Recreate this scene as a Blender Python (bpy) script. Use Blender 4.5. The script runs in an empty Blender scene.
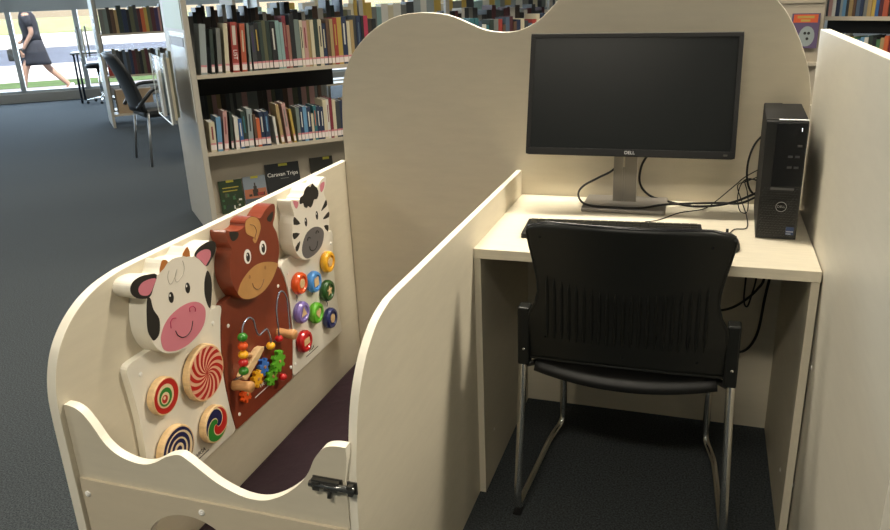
import bpy, bmesh, math, random
from mathutils import Vector, Matrix, Euler
random.seed(7)
R = math.radians
scn = bpy.context.scene
COL = scn.collection
INV = {}

# ------------------------------------------------------------------ materials
MATS = {}
def mat(name, col, rough=.5, metal=0., noise=None, bump=None, spec=.5, trans=0., coat=0., emit=None, wood=None):
    if name in MATS: return MATS[name]
    m = bpy.data.materials.new(name); m.use_nodes = True
    nt = m.node_tree; b = nt.nodes['Principled BSDF']
    b.inputs['Base Color'].default_value = (*col, 1)
    b.inputs['Roughness'].default_value = rough
    b.inputs['Metallic'].default_value = metal
    b.inputs['Specular IOR Level'].default_value = spec
    if trans: b.inputs['Transmission Weight'].default_value = trans
    if coat: b.inputs['Coat Weight'].default_value = coat; b.inputs['Coat Roughness'].default_value = .1
    if emit: b.inputs['Emission Color'].default_value = (*emit[0], 1); b.inputs['Emission Strength'].default_value = emit[1]
    tc = nt.nodes.new('ShaderNodeTexCoord')
    if noise:
        sc, amt = noise[0], noise[1]
        mp = nt.nodes.new('ShaderNodeMapping'); nz = nt.nodes.new('ShaderNodeTexNoise'); rp = nt.nodes.new('ShaderNodeValToRGB')
        if wood: mp.inputs['Scale'].default_value = wood
        nz.inputs['Scale'].default_value = sc; nz.inputs['Detail'].default_value = 6; nz.inputs['Roughness'].default_value = .65
        rp.color_ramp.elements[0].position = .3; rp.color_ramp.elements[1].position = .7
        rp.color_ramp.elements[0].color = (*[max(0, c*(1-amt)) for c in col], 1)
        rp.color_ramp.elements[1].color = (*[min(1, c*(1+amt)) for c in col], 1)
        nt.links.new(tc.outputs['Object'], mp.inputs[0]); nt.links.new(mp.outputs[0], nz.inputs['Vector'])
        nt.links.new(nz.outputs['Fac'], rp.inputs[0]); nt.links.new(rp.outputs[0], b.inputs['Base Color'])
    if bump:
        n2 = nt.nodes.new('ShaderNodeTexNoise'); n2.inputs['Scale'].default_value = bump[0]; n2.inputs['Detail'].default_value = 4
        bp = nt.nodes.new('ShaderNodeBump'); bp.inputs['Strength'].default_value = bump[1]; bp.inputs['Distance'].default_value = bump[2]
        nt.links.new(tc.outputs['Object'], n2.inputs['Vector']); nt.links.new(n2.outputs['Fac'], bp.inputs['Height'])
        nt.links.new(bp.outputs[0], b.inputs['Normal'])
    MATS[name] = m
    return m

LAM = mat('cream_laminate', (.62, .56, .435), .48, noise=(9, .035), wood=(1, 1, 5))
DESKTOP = mat('desk_laminate', (.72, .655, .515), .42, noise=(14, .06), wood=(1, 9, 9))
EDGE = mat('cream_edging', (.80, .75, .63), .4)
DIV = mat('grey_laminate', (.56, .525, .44), .42, noise=(9, .03), wood=(1, 1, 5))
CARPET = mat('carpet', (.047, .053, .056), .95, noise=(200, .8), bump=(420, .6, .004), spec=.1)
BLACKP = mat('black_plastic', (.0075, .008, .0068), .40, bump=(700, .12, .0005), spec=.35)
BLACKM = mat('matte_black', (.009, .009, .009), .6, spec=.3)
BLACKG = mat('gloss_black', (.008, .008, .009), .22)
SCREEN = mat('dark_screen', (.010, .0115, .0115), .30, spec=.17)
SILVER = mat('grey_metal', (.27, .245, .21), .40, .2)
SILVERD = mat('dark_grey_metal', (.10, .095, .085), .3, .7)
CHROME = mat('chrome', (.88, .86, .82), .22, 1.)
GREYBAR = mat('grey_strip', (.16, .16, .16), .35, .5)
MATP = mat('purple_vinyl', (.019, .0075, .0125), .6, noise=(5, .2), spec=.25, bump=(30, .3, .01))
WHITEP = mat('white_paint', (.80, .76, .66), .38, noise=(6, .03), coat=.15)
FACEP = mat('face_white', (.74, .69, .60), .4)
BROWNP = mat('chestnut_paint', (.235, .042, .016), .3, noise=(5, .15), coat=.3)
BROWND = mat('chestnut_board', (.20, .036, .014), .42, noise=(5, .15))
TAN = mat('tan_paint', (.52, .27, .09), .45, noise=(4, .2))
WOOD = mat('pale_wood', (.72, .50, .26), .45, noise=(20, .15), wood=(1, 1, 6))
WOODM = mat('honey_wood', (.52, .27, .11), .4, noise=(24, .2), wood=(1, 1, 6))
PINK = mat('pink_paint', (.60, .19, .24), .45)
MAG = mat('magenta_line', (.45, .035, .10), .5)
BLK = mat('black_paint', (.012, .011, .010), .45)
WHT = mat('white_dot', (.85, .83, .78), .4)
ORG = mat('orange_horn', (.46, .16, .03), .45)
GREYM = mat('grey_muzzle', (.12, .11, .11), .5)
LINE = mat('thin_line', (.16, .08, .05), .5)
GLINE = mat('pale_line', (.42, .38, .32), .5)
PAPER = mat('page_paper', (.78, .76, .72), .7)
PAPERW = mat('white_paper', (.86, .87, .88), .6)
STICKER = mat('spine_sticker', (.70, .62, .58), .6)
STICKP = mat('pink_sticker', (.55, .20, .22), .6)
SHELF = mat('shelf_metal', (.46, .40, .31), .45)
PANEL = mat('bookcase_laminate', (.40, .37, .31), .5, noise=(7, .03))
GLASS = mat('clear_acrylic', (.92, .95, .95), .05, trans=1.)
ALU = mat('window_metal', (.50, .49, .46), .45, .1)
def hexc(s, k=1.):
    f = lambda v: (v/12.92 if v <= .04045 else ((v+.055)/1.055)**2.4)*k
    return tuple(f(int(s[i:i+2], 16)/255) for i in (0, 2, 4))
def cm(name, hx, rough=.5, **k): return mat(name, hexc(hx), rough, **k)

# ------------------------------------------------------------------ helpers
def thing(name, label, cat, loc=(0, 0, 0), rz=0, group=None):
    o = bpy.data.objects.new(name, None); COL.objects.link(o)
    o.empty_display_size = .05
    o.location = loc; o.rotation_euler = (0, 0, rz); o['label'] = label; o['category'] = cat
    if group: o['group'] = group
    INV[o] = (Matrix.Translation(loc) @ Matrix.Rotation(rz, 4, 'Z')).inverted()
    return o
def obj(name, bm, m, parent=None, local=False, smooth=False, bevel=0, label=None, solid=0):
    ms = m if isinstance(m, (list, tuple)) else [m]
    M = INV.get(parent, Matrix()) if parent else Matrix()
    if not local: bm.transform(M)
    bmesh.ops.recalc_face_normals(bm, faces=bm.faces)
    me = bpy.data.meshes.new(name); bm.to_mesh(me); bm.free()
    for k in ms: me.materials.append(k)
    if smooth:
        for p in me.polygons: p.use_smooth = True
    o = bpy.data.objects.new(name, me); COL.objects.link(o)
    if parent: o.parent = parent
    INV[o] = M
    if bevel:
        b = o.modifiers.new('b', 'BEVEL'); b.width = bevel; b.segments = 2; b.limit_method = 'ANGLE'; b.angle_limit = R(40)
    if solid:
        s = o.modifiers.new('s', 'SOLIDIFY'); s.thickness = solid; s.offset = 0
    if label: o['label'] = label
    return o
def tag(o, label, cat, group=None):
    o['label'] = label; o['category'] = cat
    if group: o['group'] = group
    return o
def struct(name, bm, m, bevel=0, parent=None):
    o = obj(name, bm, m, parent, bevel=bevel)
    if not parent: o['kind'] = 'structure'
    return o
def box(bm, x0, x1, y0, y1, z0, z1, mi=0, M=None):
    vs = [bm.verts.new(Vector(p) if M is None else M @ Vector(p)) for p in
          [(x0, y0, z0), (x1, y0, z0), (x1, y1, z0), (x0, y1, z0), (x0, y0, z1), (x1, y0, z1), (x1, y1, z1), (x0, y1, z1)]]
    for q in ((0, 3, 2, 1), (4, 5, 6, 7), (0, 1, 5, 4), (1, 2, 6, 5), (2, 3, 7, 6), (3, 0, 4, 7)):
        bm.faces.new([vs[i] for i in q]).material_index = mi
    return bm
def bx(*a, **k): return box(bmesh.new(), *a, **k)
def prism(bm, pts, f, d0, d1, mi=0, smi=None):
    """closed outline pts (a,b) extruded between depths d0,d1; f maps (a,b,d) to a point"""
    A = [bm.verts.new(f(a, b, d0)) for a, b in pts]; B = [bm.verts.new(f(a, b, d1)) for a, b in pts]
    n = len(pts)
    bm.faces.new(A[::-1]).material_index = mi; bm.faces.new(B).material_index = mi
    for i in range(n):
        bm.faces.new((A[i], A[(i+1) % n], B[(i+1) % n], B[i])).material_index = mi if smi is None else smi
    return bm
def smoothed(pts, k=4, closed=True):
    out = []; n = len(pts)
    rng = range(n) if closed else range(n-1)
    for i in rng:
        g = lambda j: Vector(pts[j % n]) if closed else Vector(pts[max(0, min(n-1, j))])
        p0, p1, p2, p3 = g(i-1), g(i), g(i+1), g(i+2)
        for s in range(k):
            t = s/k
            out.append(tuple(.5*((2*p1)+(p2-p0)*t+(2*p0-5*p1+4*p2-p3)*t*t+(3*p1-p0-3*p2+p3)*t**3)))
    if not closed: out.append(tuple(pts[-1]))
    return out
def tube(bm, pts, r, n=8, caps=True, sm=0, flat=None):
    if sm: pts = smoothed([tuple(p) for p in pts], sm, False)
    P = [Vector(p) for p in pts]; rings = []
    up = Vector((0, 0, 1)); prev = None
    for i, p in enumerate(P):
        t = (P[min(i+1, len(P)-1)]-P[max(i-1, 0)]).normalized()
        if prev is None:
            a = t.cross(up if abs(t.z) < .9 else Vector((1, 0, 0))).normalized()
        else: a = (prev-t*prev.dot(t)).normalized()
        prev = a; b = t.cross(a)
        rr = r[i] if isinstance(r, list) else r
        rings.append([bm.verts.new(p+(a*math.cos(2*math.pi*k/n)+b*math.sin(2*math.pi*k/n))*rr) for k in range(n)])
    for i in range(len(rings)-1):
        for k in range(n):
            bm.faces.new((rings[i][k], rings[i][(k+1) % n], rings[i+1][(k+1) % n], rings[i+1][k]))
    if caps: bm.faces.new(rings[0][::-1]); bm.faces.new(rings[-1])
    return bm
def tb(*a, **k): return tube(bmesh.new(), *a, **k)
def lathe(bm, prof, f, n=32, mi=0):
    """prof: list of (radius, depth); f(a,b,d)"""
    rings = []
    for r, d in prof:
        rings.append([bm.verts.new(f(r*math.cos(2*math.pi*k/n), r*math.sin(2*math.pi*k/n), d)) for k in range(n)])
    for i in range(len(rings)-1):
        for k in range(n):
            bm.faces.new((rings[i][k], rings[i][(k+1) % n], rings[i+1][(k+1) % n], rings[i+1][k])).material_index = mi
    bm.faces.new(rings[0][::-1]).material_index = mi; bm.faces.new(rings[-1]).material_index = mi
    return bm
def ball(bm, c, r, sq=1.):
    ret = bmesh.ops.create_uvsphere(bm, u_segments=20, v_segments=12, radius=r)
    for v in ret['verts']: v.co = Vector((v.co.x, v.co.y, v.co.z*sq))+Vector(c)
    return bm
def text(name, s, size, m, M, parent, depth=.0004, label=None):
    """lettering as real thin relief; M places the text plane in the world"""
    c = bpy.data.curves.new(name, 'FONT'); c.body = s; c.size = size; c.extrude = depth; c.align_x = 'CENTER'; c.align_y = 'CENTER'
    t = bpy.data.objects.new(name, c); COL.objects.link(t)
    dg = bpy.context.evaluated_depsgraph_get(); me = bpy.data.meshes.new_from_object(t.evaluated_get(dg))
    bpy.data.objects.remove(t)
    bm = bmesh.new(); bm.from_mesh(me); bm.transform(M)
    return obj(name, bm, m, parent, label=label)
def frame_matrix(origin, right, up):
    r = Vector(right).normalized(); u = Vector(up).normalized(); n = r.cross(u)
    return Matrix(((r.x, u.x, n.x, origin[0]), (r.y, u.y, n.y, origin[1]), (r.z, u.z, n.z, origin[2]), (0, 0, 0, 1)))
def copy_tree(o, parent=None):
    c = o.copy(); COL.objects.link(c)
    if parent: c.parent = parent
    for ch in list(o.children): copy_tree(ch, c)
    return c

# ------------------------------------------------------------------ camera
cam = bpy.data.cameras.new('camera'); co = bpy.data.objects.new('camera', cam); COL.objects.link(co); scn.camera = co
RM = Matrix(((.948326, .31492, -.038767), (-.071362, .330737, .941021), (-.309168, .889628, -.33612)))
M3 = Matrix((RM[0], RM[1], -Vector(RM[2]))).transposed()
co.matrix_world = Matrix.Translation((.526549, -1.726485, 1.329504)) @ M3.to_4x4()
cam.sensor_width = 36; cam.lens = 760.2158/890*36; cam.clip_start = .05; cam.clip_end = 400

def clear(name):
    g = bpy.data.materials.new(name); g.use_nodes = True; nt = g.node_tree; nt.nodes.clear()
    o_ = nt.nodes.new('ShaderNodeOutputMaterial'); mx = nt.nodes.new('ShaderNodeMixShader'); tr = nt.nodes.new('ShaderNodeBsdfTransparent'); gs = nt.nodes.new('ShaderNodeBsdfGlossy'); gs.inputs['Roughness'].default_value = .12
    fr = nt.nodes.new('ShaderNodeFresnel'); fr.inputs[0].default_value = 1.6
    mx.inputs[0].default_value = .07; nt.links.new(tr.outputs[0], mx.inputs[1]); nt.links.new(gs.outputs[0], mx.inputs[2]); nt.links.new(mx.outputs[0], o_.inputs[0]); return g
GLASS = clear('acrylic')
# ================================================================== SETTING
fl = struct('floor', bx(-14, 12, -7, 16, -.02, 0), CARPET)
# window wall frame: origin, along, outward
WO = Vector((-9.606, 7.203, 0)); wa = R(37); WU = Vector((math.cos(wa), math.sin(wa), 0)); WN = Vector((-math.sin(wa), math.cos(wa), 0))
def wf(a, b, z): return WO+WU*a+WN*b+Vector((0, 0, z))
def wbox(bm, a0, a1, b0, b1, z0, z1):
    M = frame_matrix(WO, WU, WN)
    return box(bm, a0, a1, b0, b1, z0, z1, M=M)
# carpet is trimmed at the window wall
bm = bmesh.new()
pts = [(-14, 9), (-14, -7), (12, -7), (12, 16), (wf(15, 0, 0).x, 16)]
e1 = wf(14.2, .05, 0); e0 = wf(-5.6, .05, 0)
poly = [(e0.x, e0.y), (e0.x, -7), (12, -7), (12, e1.y), (e1.x, e1.y)]
bpy.data.objects.remove(fl)
prism(bm, poly, lambda a, b, d: Vector((a, b, d)), -.06, 0)
struct('floor', bm, CARPET)
struct('baseboard_window', wbox(bmesh.new(), -5.6, 14.2, 0, .12, .003, .14), mat('window_sill_board', (.42, .37, .31), .55), bevel=.004)
bm = wbox(bmesh.new(), -5.6, 14.2, .02, .10, 1.315, 1.50)
for a in (-5.3, -3.4, -1.5, .36, 1.27, 3.1, 5.0, 6.9, 8.8, 10.7, 12.6):
    wbox(bm, a-.035, a+.035, .02, .10, .14, 3.0)
bm2 = bm
wbox(bm2, -5.6, 14.2, .02, .10, .14, .18); wbox(bm2, -5.6, 14.2, .02, .10, 2.9, 3.0)
win = struct('window_1', bm2, ALU, bevel=.004)
gl = bpy.data.materials.new('window_glass'); gl.use_nodes = True
nt = gl.node_tree; nt.nodes.clear()
o_ = nt.nodes.new('ShaderNodeOutputMaterial'); mx = nt.nodes.new('ShaderNodeMixShader'); tr = nt.nodes.new('ShaderNodeBsdfTransparent'); gs = nt.nodes.new('ShaderNodeBsdfGlossy'); gs.inputs['Roughness'].default_value = .02
mx.inputs[0].default_value = .05; nt.links.new(tr.outputs[0], mx.inputs[1]); nt.links.new(gs.outputs[0], mx.inputs[2]); nt.links.new(mx.outputs[0], o_.inputs[0])
obj('window_pane', wbox(bmesh.new(), -5.6, 14.2, .055, .061, .18, 2.9), gl, win)
WALL = mat('wall_paint', (.66, .63, .57), .8, noise=(3, .02)); CEIL = mat('ceiling_tiles', (.72, .71, .68), .9, noise=(40, .03))
bm = bmesh.new(); prism(bm, poly, lambda a, b, d: Vector((a, b, d)), 3.0, 3.08); struct('ceiling', bm, CEIL)
struct('wall_left', bx(e0.x-.1, e0.x, -7, e0.y, 0, 3.0), WALL)
struct('wall_back', bx(e0.x-.1, 12.1, -7.1, -7, 0, 3.0), WALL)
struct('wall_right', bx(12, 12.1, -7, e1.y, 0, 3.0), WALL)
struct('wall_front', bx(e1.x, 12.1, e1.y, e1.y+.1, 0, 3.0), WALL)
# outside ground in strips parallel to the window wall
def strip(name, b0, b1, m, z=-.16):
    bm = bmesh.new(); wbox(bm, -60, 90, b0, b1, z-.1, z); return struct(name, bm, m)
strip('ground_footpath', .12, 4.6, mat('footpath_concrete', (.26, .25, .26), .9, noise=(2, .15)))
strip('ground_verge', 4.6, 6.0, mat('verge_grass', (.07, .13, .03), .95, noise=(3, .4)), -.15)
strip('ground_plaza', 6.0, 12.3, mat('pale_paving', (.62, .60, .55), .9, noise=(.8, .15)))
strip('ground_road', 12.3, 24, mat('shaded_asphalt', (.10, .12, .16), .8, noise=(.6, .3)), -.18)  # blue shade lying over the road is put into its colour
strip('ground_far_path', 24, 46, mat('far_paving', (.62, .61, .58), .9, noise=(.4, .1)))
strip('ground_lawn', 46, 160, mat('lawn_grass', (.26, .29, .13), .95, noise=(.3, .4)), -.09)

# ================================================================== CARREL PANELS
YB = .55
# scalloped back panel
prof = [(-.603, .9), (-.597, 1.01), (-.584, 1.085), (-.5545, 1.1485), (-.515, 1.195), (-.466, 1.234), (-.407, 1.263), (-.35, 1.276), (-.284, 1.277), (-.22, 1.2675), (-.167, 1.247), (-.115, 1.225), (-.063, 1.2155), (-.012, 1.218), (.03, 1.233), (.066, 1.2566), (.11, 1.2995), (.18, 1.362), (.27, 1.415), (.38, 1.44), (.49, 1.428), (.59, 1.38), (.6874, 1.2796), (.7228, 1.2342), (.7536, 1.1757), (.779, 1.11), (.791, 1.057), (.7965, 1.017), (.797, .9)]
pr = [(-.603, .002)]+smoothed(prof, 4, False)+[(.797, .002)]
bm = bmesh.new(); prism(bm, pr, lambda a, b, d: Vector((a, d, b)), YB, YB+.022, 0, 1)
o = obj('back_panel', bm, [LAM, EDGE], bevel=.0012)
tag(o, 'tall cream panel with a cloud shaped scalloped top behind the monitor and play pen', 'partition panel')
# low partition between pen and desk
lp = [(YB-.002, .002), (YB-.002, .8045), (-.50, .8055), (-.538, .8040), (-.584, .7935), (-.617, .7785), (-.6555, .7500), (-.687, .7110), (-.7068, .6710), (-.7228, .614), (-.7355, .5456), (-.743, .448), (-.745, .34), (-.745, .002)]
lp2 = lp[:3]+smoothed(lp[3:-1], 4, False)+[lp[-1]]
bm = bmesh.new(); prism(bm, lp2, lambda a, b, d: Vector((d+.0040*max(0, -a)/.74, a, b)), -.0145, .0015, 0, 1)
o = obj('low_partition', bm, [LAM, EDGE], bevel=.0012)
tag(o, 'low cream partition with rounded front corner between the play pen and the desk', 'partition panel')
# right divider
bm = bmesh.new(); prism(bm, [(-.72, .002), (-.72, 1.204), (YB-.002, 1.204), (YB-.002, .002)], lambda a, b, d: Vector((d, a, b)), .7985, .8225, 0, 1)
t = thing('tall_divider', 'tall straight grey cream divider panel on the right of the desk', 'partition panel', (.81, 0, 0))
obj('panel', bm, [DIV, EDGE], t, bevel=.0015)
for y, z in ((.02, .165), (-.01, .5)):
    bm = bmesh.new(); lathe(bm, [(.006, .7985), (.005, .7965), (.002, .7962)], lambda a, b, d: Vector((d, y+a, z+b)), 14)
    obj('screw_cap', bm, WHT, t, smooth=False)
# long pen wall
fw = [(YB+.02, .002), (YB+.02, .8135), (-.50, .8135), (-.5314, .8126), (-.576, .8070), (-.6087, .7995), (-.6422, .7872), (-.6765, .7675), (-.7049, .7435), (-.7256, .7175), (-.7402, .689), (-.750, .6575), (-.7555, .625), (-.757, .59), (-.7575, .56), (-.758, .002)]
fw2 = fw[:3]+smoothed(fw[3:-1], 4, False)+[fw[-1]]
bm = bmesh.new(); prism(bm, fw2, lambda a, b, d: Vector((d, a, b)), -.627, -.605, 0, 1)
o = obj('pen_wall', bm, [LAM, EDGE], bevel=.0015)
tag(o, 'long cream side wall of the play pen that carries the three animal boards', 'partition panel')
# front gate of the pen
fy = -.745
top = [(-.604, .6125), (-.592, .6130), (-.5754, .6093), (-.5583, .5964), (-.5408, .5711), (-.524, .5423), (-.5019, .522), (-.4712, .5102), (-.4388, .5077), (-.4111, .5165), (-.382, .534), (-.3545, .5435), (-.338, .5385), (-.3002, .5118), (-.2759, .496), (-.2468, .4835), (-.2172, .4757), (-.1867, .4759), (-.1598, .4848), (-.1278, .5044), (-.100, .5294), (-.0807, .5565), (-.0676, .5841), (-.0514, .6056), (-.0435, .6118), (-.0350, .6155), (-.0245, .6175), (-.0175, .618), (-.0108, .618)]
hc, hr = (-.353, .300), .112
def plate_with_hole(bm, outline_top, zb, y0, y1, x0, x1, smi=0):
    """front plate: outline with a round hole, cut through by a narrow seam of shared edges"""
    N = 48
    circ = [(hc[0]+hr*math.cos(2*math.pi*k/N), hc[1]+hr*math.sin(2*math.pi*k/N)) for k in range(N)]
    # split the plate into left and right halves at x = hc.x
    def topz(x):
        for (a, b), (c, d) in zip(outline_top, outline_top[1:]):
            if a <= x <= c: return b+(d-b)*(x-a)/(c-a+1e-9)
        return outline_top[-1][1]
    cx = hc[0]
    left = [(x0, zb)]+[p for p in outline_top if p[0] < cx-1e-4]+[(cx, topz(cx))]
    left += [circ[(N//4+k) % N] for k in range(0, N//2+1)] + [(cx, zb)]
    right = [(cx, topz(cx))]+[p for p in outline_top if p[0] > cx+1e-4]+[(x1, zb), (cx, zb)]
    right += [circ[(3*N//4+k) % N] for k in range(0, N//2+1)]
    f = lambda a, b, d: Vector((a, d, b))
    for poly in (left, right):
        A = [bm.verts.new(f(a, b, y0)) for a, b in poly]; B = [bm.verts.new(f(a, b, y1)) for a, b in poly]
        bm.faces.new(A[::-1]); bm.faces.new(B)
        n = len(poly)
        for i in range(n):
            a, b = poly[i], poly[(i+1) % n]
            if abs(a[0]-cx) < 1e-4 and abs(b[0]-cx) < 1e-4: continue
            bm.faces.new((A[i], A[(i+1) % n], B[(i+1) % n], B[i])).material_index = smi
    bmesh.ops.remove_doubles(bm, verts=bm.verts, dist=1e-5)
    return bm
t = thing('pen_gate', 'low cream front gate of the play pen with wavy top edge and round peephole', 'gate', (-.31, -.736, 0))
obj('gate_panel', plate_with_hole(bmesh.new(), smoothed(top, 3, False)+[(-.0048, .618), (-.0048, .598), (-.0108, .55)], .002, fy, fy+.018, -.604, -.0108, 1), [LAM, EDGE], t)
tp = [(-.600, .4505), (-.50, .4505), (-.2, .4505), (-.014, .4505)]
obj('kick_plate', plate_with_hole(bmesh.new(), tp, .02, fy-.0060, fy-.0002, -.600, -.014), mat('kick_laminate', (.60, .52, .385), .5, noise=(9, .03), wood=(1, 1, 5)), t)
for x, z in ((-.5864, .4175), (-.3175, .4275), (-.047, .437)):
    bm = bmesh.new(); lathe(bm, [(.0065, fy-.0061), (.0055, fy-.0088), (.0025, fy-.010), (.002, fy-.0093)], lambda a, b, d: Vector((x+a, d, z+b)), 16)
    obj('screw', bm, WHT, t, smooth=False)
# barrel bolt
M = Matrix.Translation((-.026, fy, .541))
def mb(*a): return box(bmesh.new(), *a, M=M)
s = obj('latch', mb(-.047, .010, -.0035, -.0002, -.013, .012), SILVERD, t, bevel=.001)
bm = bmesh.new()
box(bm, -.046, .0065, -.012, -.0036, -.004, .0105, M=M); box(bm, -.043, -.030, -.0145, -.012, -.010, .0075, M=M); box(bm, -.022, .004, -.0135, -.012, -.008, .007, M=M)
obj('bolt_guide', bm, SILVERD, s, bevel=.0015)
obj('sliding_bolt', tb([M @ Vector((-.05, -.009, 0)), M @ Vector((.035, -.009, 0))], .0062, 12), mat('latch_steel', (.22, .22, .21), .25, .9), s, smooth=True)
bm = bmesh.new(); box(bm, .019, .038, -.004, -.0008, -.012, .012, M=M); box(bm, .024, .033, -.0145, -.003, -.010, .010, M=M)
obj('bolt_keeper', bm, SILVERD, s, bevel=.001)
obj('bolt_knob', tb([M @ Vector((-.012, -.009, -.004)), M @ Vector((-.012, -.012, -.021))], [.003, .0048], 10), SILVERD, s, smooth=True)
# floor mattress
bm = bx(-.603, -.022, -.724, YB-.004, .003, .092)
o = obj('floor_mattress', bm, MATP, bevel=.012); tag(o, 'dark purple vinyl mattress on the floor inside the play pen', 'mattress')

# ================================================================== DESK
H = .727
t = thing('desk', 'pale cream laminate desk between the low partition and the tall divider', 'desk', (.4, .27, 0))
obj('desktop', bx(.0018, .7954, 0, YB-.002, H-.026, H), [DESKTOP], t, bevel=.0015)
obj('side_panel', bx(0.002, .020, .004, YB-.002, .002, H-.026), LAM, t, bevel=.001)
obj('side_panel', bx(.7764, .7944, .004, YB-.002, .002, H-.026), LAM, t, bevel=.001)
for x, z in ((.7763, .15), (.0191, .15)):
    sgn = -1 if x > .4 else 1
    for y in (.10,):
        bm = bmesh.new(); lathe(bm, [(.006, x), (.004, x+sgn*.002)], lambda a, b, d: Vector((d, y+a, z+b)), 12); obj('screw_cap', bm, WHT, t)

# ================================================================== MONITOR
mw, mh = .554, .3275
MO = Vector((.3352, .405, 1.0519)); tilt = -.2513
MM = Matrix.Translation(MO) @ Matrix.Rotation(.0815, 4, 'Z') @ Matrix.Rotation(tilt, 4, 'X') @ Matrix.Rotation(.0171, 4, 'Y')
def rrect(w, h, r, n=5, cx=0, cz=0):
    out = []
    for sx, sz, a0 in ((1, 1, 0), (-1, 1, 90), (-1, -1, 180), (1, -1, 270)):
        for k in range(n+1):
            a = R(a0+90*k/n); out.append((cx+sx*(w/2-r)+r*math.cos(a), cz+sz*(h/2-r)+r*math.sin(a)))
    return out
t = thing('computer_monitor', 'large black widescreen monitor switched off on a silver stand on the desk', 'monitor', (.331, .45, H+.001))
fM = lambda a, b, d: MM @ Vector((a, d, b))
bm = bmesh.new(); prism(bm, rrect(mw, mh, .008), fM, 0, .018)
prism(bm, rrect(mw-.06, mh-.06, .03), fM, .018, .034); prism(bm, rrect(mw*.5, mh*.6, .03), fM, .034, .052)
hs = obj('housing', bm, BLACKM, t, bevel=.001)
bm = bmesh.new(); bz = .012
for a in ((-mw/2+.001, mw/2-.001, mh/2-bz, mh/2-.001), (-mw/2+.001, mw/2-.001, -mh/2+.001, -mh/2+.019), (-mw/2+.001, -mw/2+bz, -mh/2+.0191, mh/2-bz-.0001), (mw/2-bz, mw/2-.001, -mh/2+.0191, mh/2-bz-.0001)):
    box(bm, a[0], a[1], -.004, 0, a[2], a[3], M=MM)
obj('bezel', bm, BLACKM, t, bevel=.0008)
bm = bx(-mw/2+.0005, mw/2-.0005, .001, .006, mh/2-.0005, mh/2+.0012, M=MM)
obj('rim', bm, SILVER, t)
obj('screen', bx(-mw/2+bz+.0002, mw/2-bz-.0002, -.0022, -.0002, -mh/2+.0193, mh/2-bz-.0002, M=MM), SCREEN, t)
text('maker_logo', 'DELL', .0125, mat('logo_silver', (.6, .6, .6), .4), MM @ Matrix.Translation((.006, -.0043, -mh/2+.010)) @ Matrix.Rotation(R(90), 4, 'X'), t)
obj('power_button', bx(mw/2-.03, mw/2-.02, -.0052, -.004, -mh/2+.007, -mh/2+.012, M=MM), SILVERD, t)
# stand neck with cable slot and base
bm = bmesh.new()
box(bm, .290, .3155, .47, .482, H+.012, 1.0); box(bm, .3215, .356, .47, .482, H+.012, 1.0)
box(bm, .3156, .3214, .47, .482, H+.012, .838); box(bm, .3156, .3214, .47, .482, .884, 1.0)
obj('stand_neck', bm, SILVER, t, bevel=.001)
bm = bmesh.new(); prism(bm, rrect(.232, .158, .006, 4, .327, .4585), lambda a, b, d: Vector((a, b, d)), H+.001, H+.012)
obj('stand_base', bm, mat('stand_base_grey', (.19, .175, .155), .3, .3), t, bevel=.002)

# ================================================================== TOWER
tx, ty = .6677, .2226
TM = Matrix.Translation((tx, ty, H+.0005)) @ Matrix.Rotation(-.0343, 4, 'Z')
t = thing('computer_tower', 'slim black desktop computer tower standing upright beside the monitor', 'computer', (tx+.05, ty+.14, H+.0005))
obj('case', bx(0, .093, .012, .29, .003, .2895, M=TM), BLACKM, t, bevel=.0015)
obj('case_lid', bx(.001, .0455, .014, .289, .2896, .2912, M=TM), BLACKM, t, bevel=.0005)
obj('front_bezel', bx(.0005, .0925, 0, .0118, .001, .289, M=TM), mat('front_black', (.012, .012, .012), .4), t, bevel=.002)
obj('upper_fascia', bx(.024, .090, -.0014, -.0001, .132, .285, M=TM), BLACKG, t, bevel=.0006)
bm = bmesh.new()
rws = 14
for j in range(21):
    for i in range(12):
        x = .008+i*.0072+(j % 2)*.0036; z = .008+j*.0062*1.0
        if x > .087 or z > .128: continue
        if (x-.052)**2+(z-.083)**2 < .0145**2: continue
        if .066 < x < .088 and .012 < z < .034: continue
        pts = [(x+.0029*math.cos(R(60*k+30)), z+.0029*math.sin(R(60*k+30))) for k in range(6)]
        inn = [(x+.0019*math.cos(R(60*k+30)), z+.0019*math.sin(R(60*k+30))) for k in range(6)]
        A = [bm.verts.new(TM @ Vector((a, -.0016, b))) for a, b in pts]; B = [bm.verts.new(TM @ Vector((a, -.0016, b))) for a, b in inn]
        C2 = [bm.verts.new(TM @ Vector((a, -.0001, b))) for a, b in pts]
        for k in range(6):
            bm.faces.new((A[k], A[(k+1) % 6], B[(k+1) % 6], B[k])); bm.faces.new((A[k], A[(k+1) % 6], C2[(k+1) % 6], C2[k]))
obj('grille', bm, mat('grille_black', (.022, .022, .022), .4), t)
obj('trim_bar', bx(.024, .076, -.0022, -.0001, .1245, .1295, M=TM), GREYBAR, t)
bm = bmesh.new()
for k in range(32):
    a0, a1 = 2*math.pi*k/32, 2*math.pi*(k+1)/32
    q = [TM @ Vector((.052+r*math.cos(a), -.0026, .083+r*math.sin(a))) for r, a in ((.0125, a0), (.0125, a1), (.0112, a1), (.0112, a0))]
    bm.faces.new([bm.verts.new(p) for p in q])
lr = obj('logo_ring', bm, mat('ring_silver', (.35, .36, .36), .35, .4), t, solid=.0006)
bm = bmesh.new(); lathe(bm, [(.0111, -.0001), (.0111, -.0018)], lambda a, b, d: TM @ Vector((.052+a, d, .083+b)), 24); obj('logo_disc', bm, BLACKM, t)
text('maker_logo', 'DELL', .0082, mat('ring_silver', (.35, .36, .36), .35, .4), TM @ Matrix.Translation((.052, -.0021, .083)) @ Matrix.Rotation(R(90), 4, 'X'), t)
bm = bx(.068, .086, -.0024, -.0001, .013, .033, M=TM)
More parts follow.
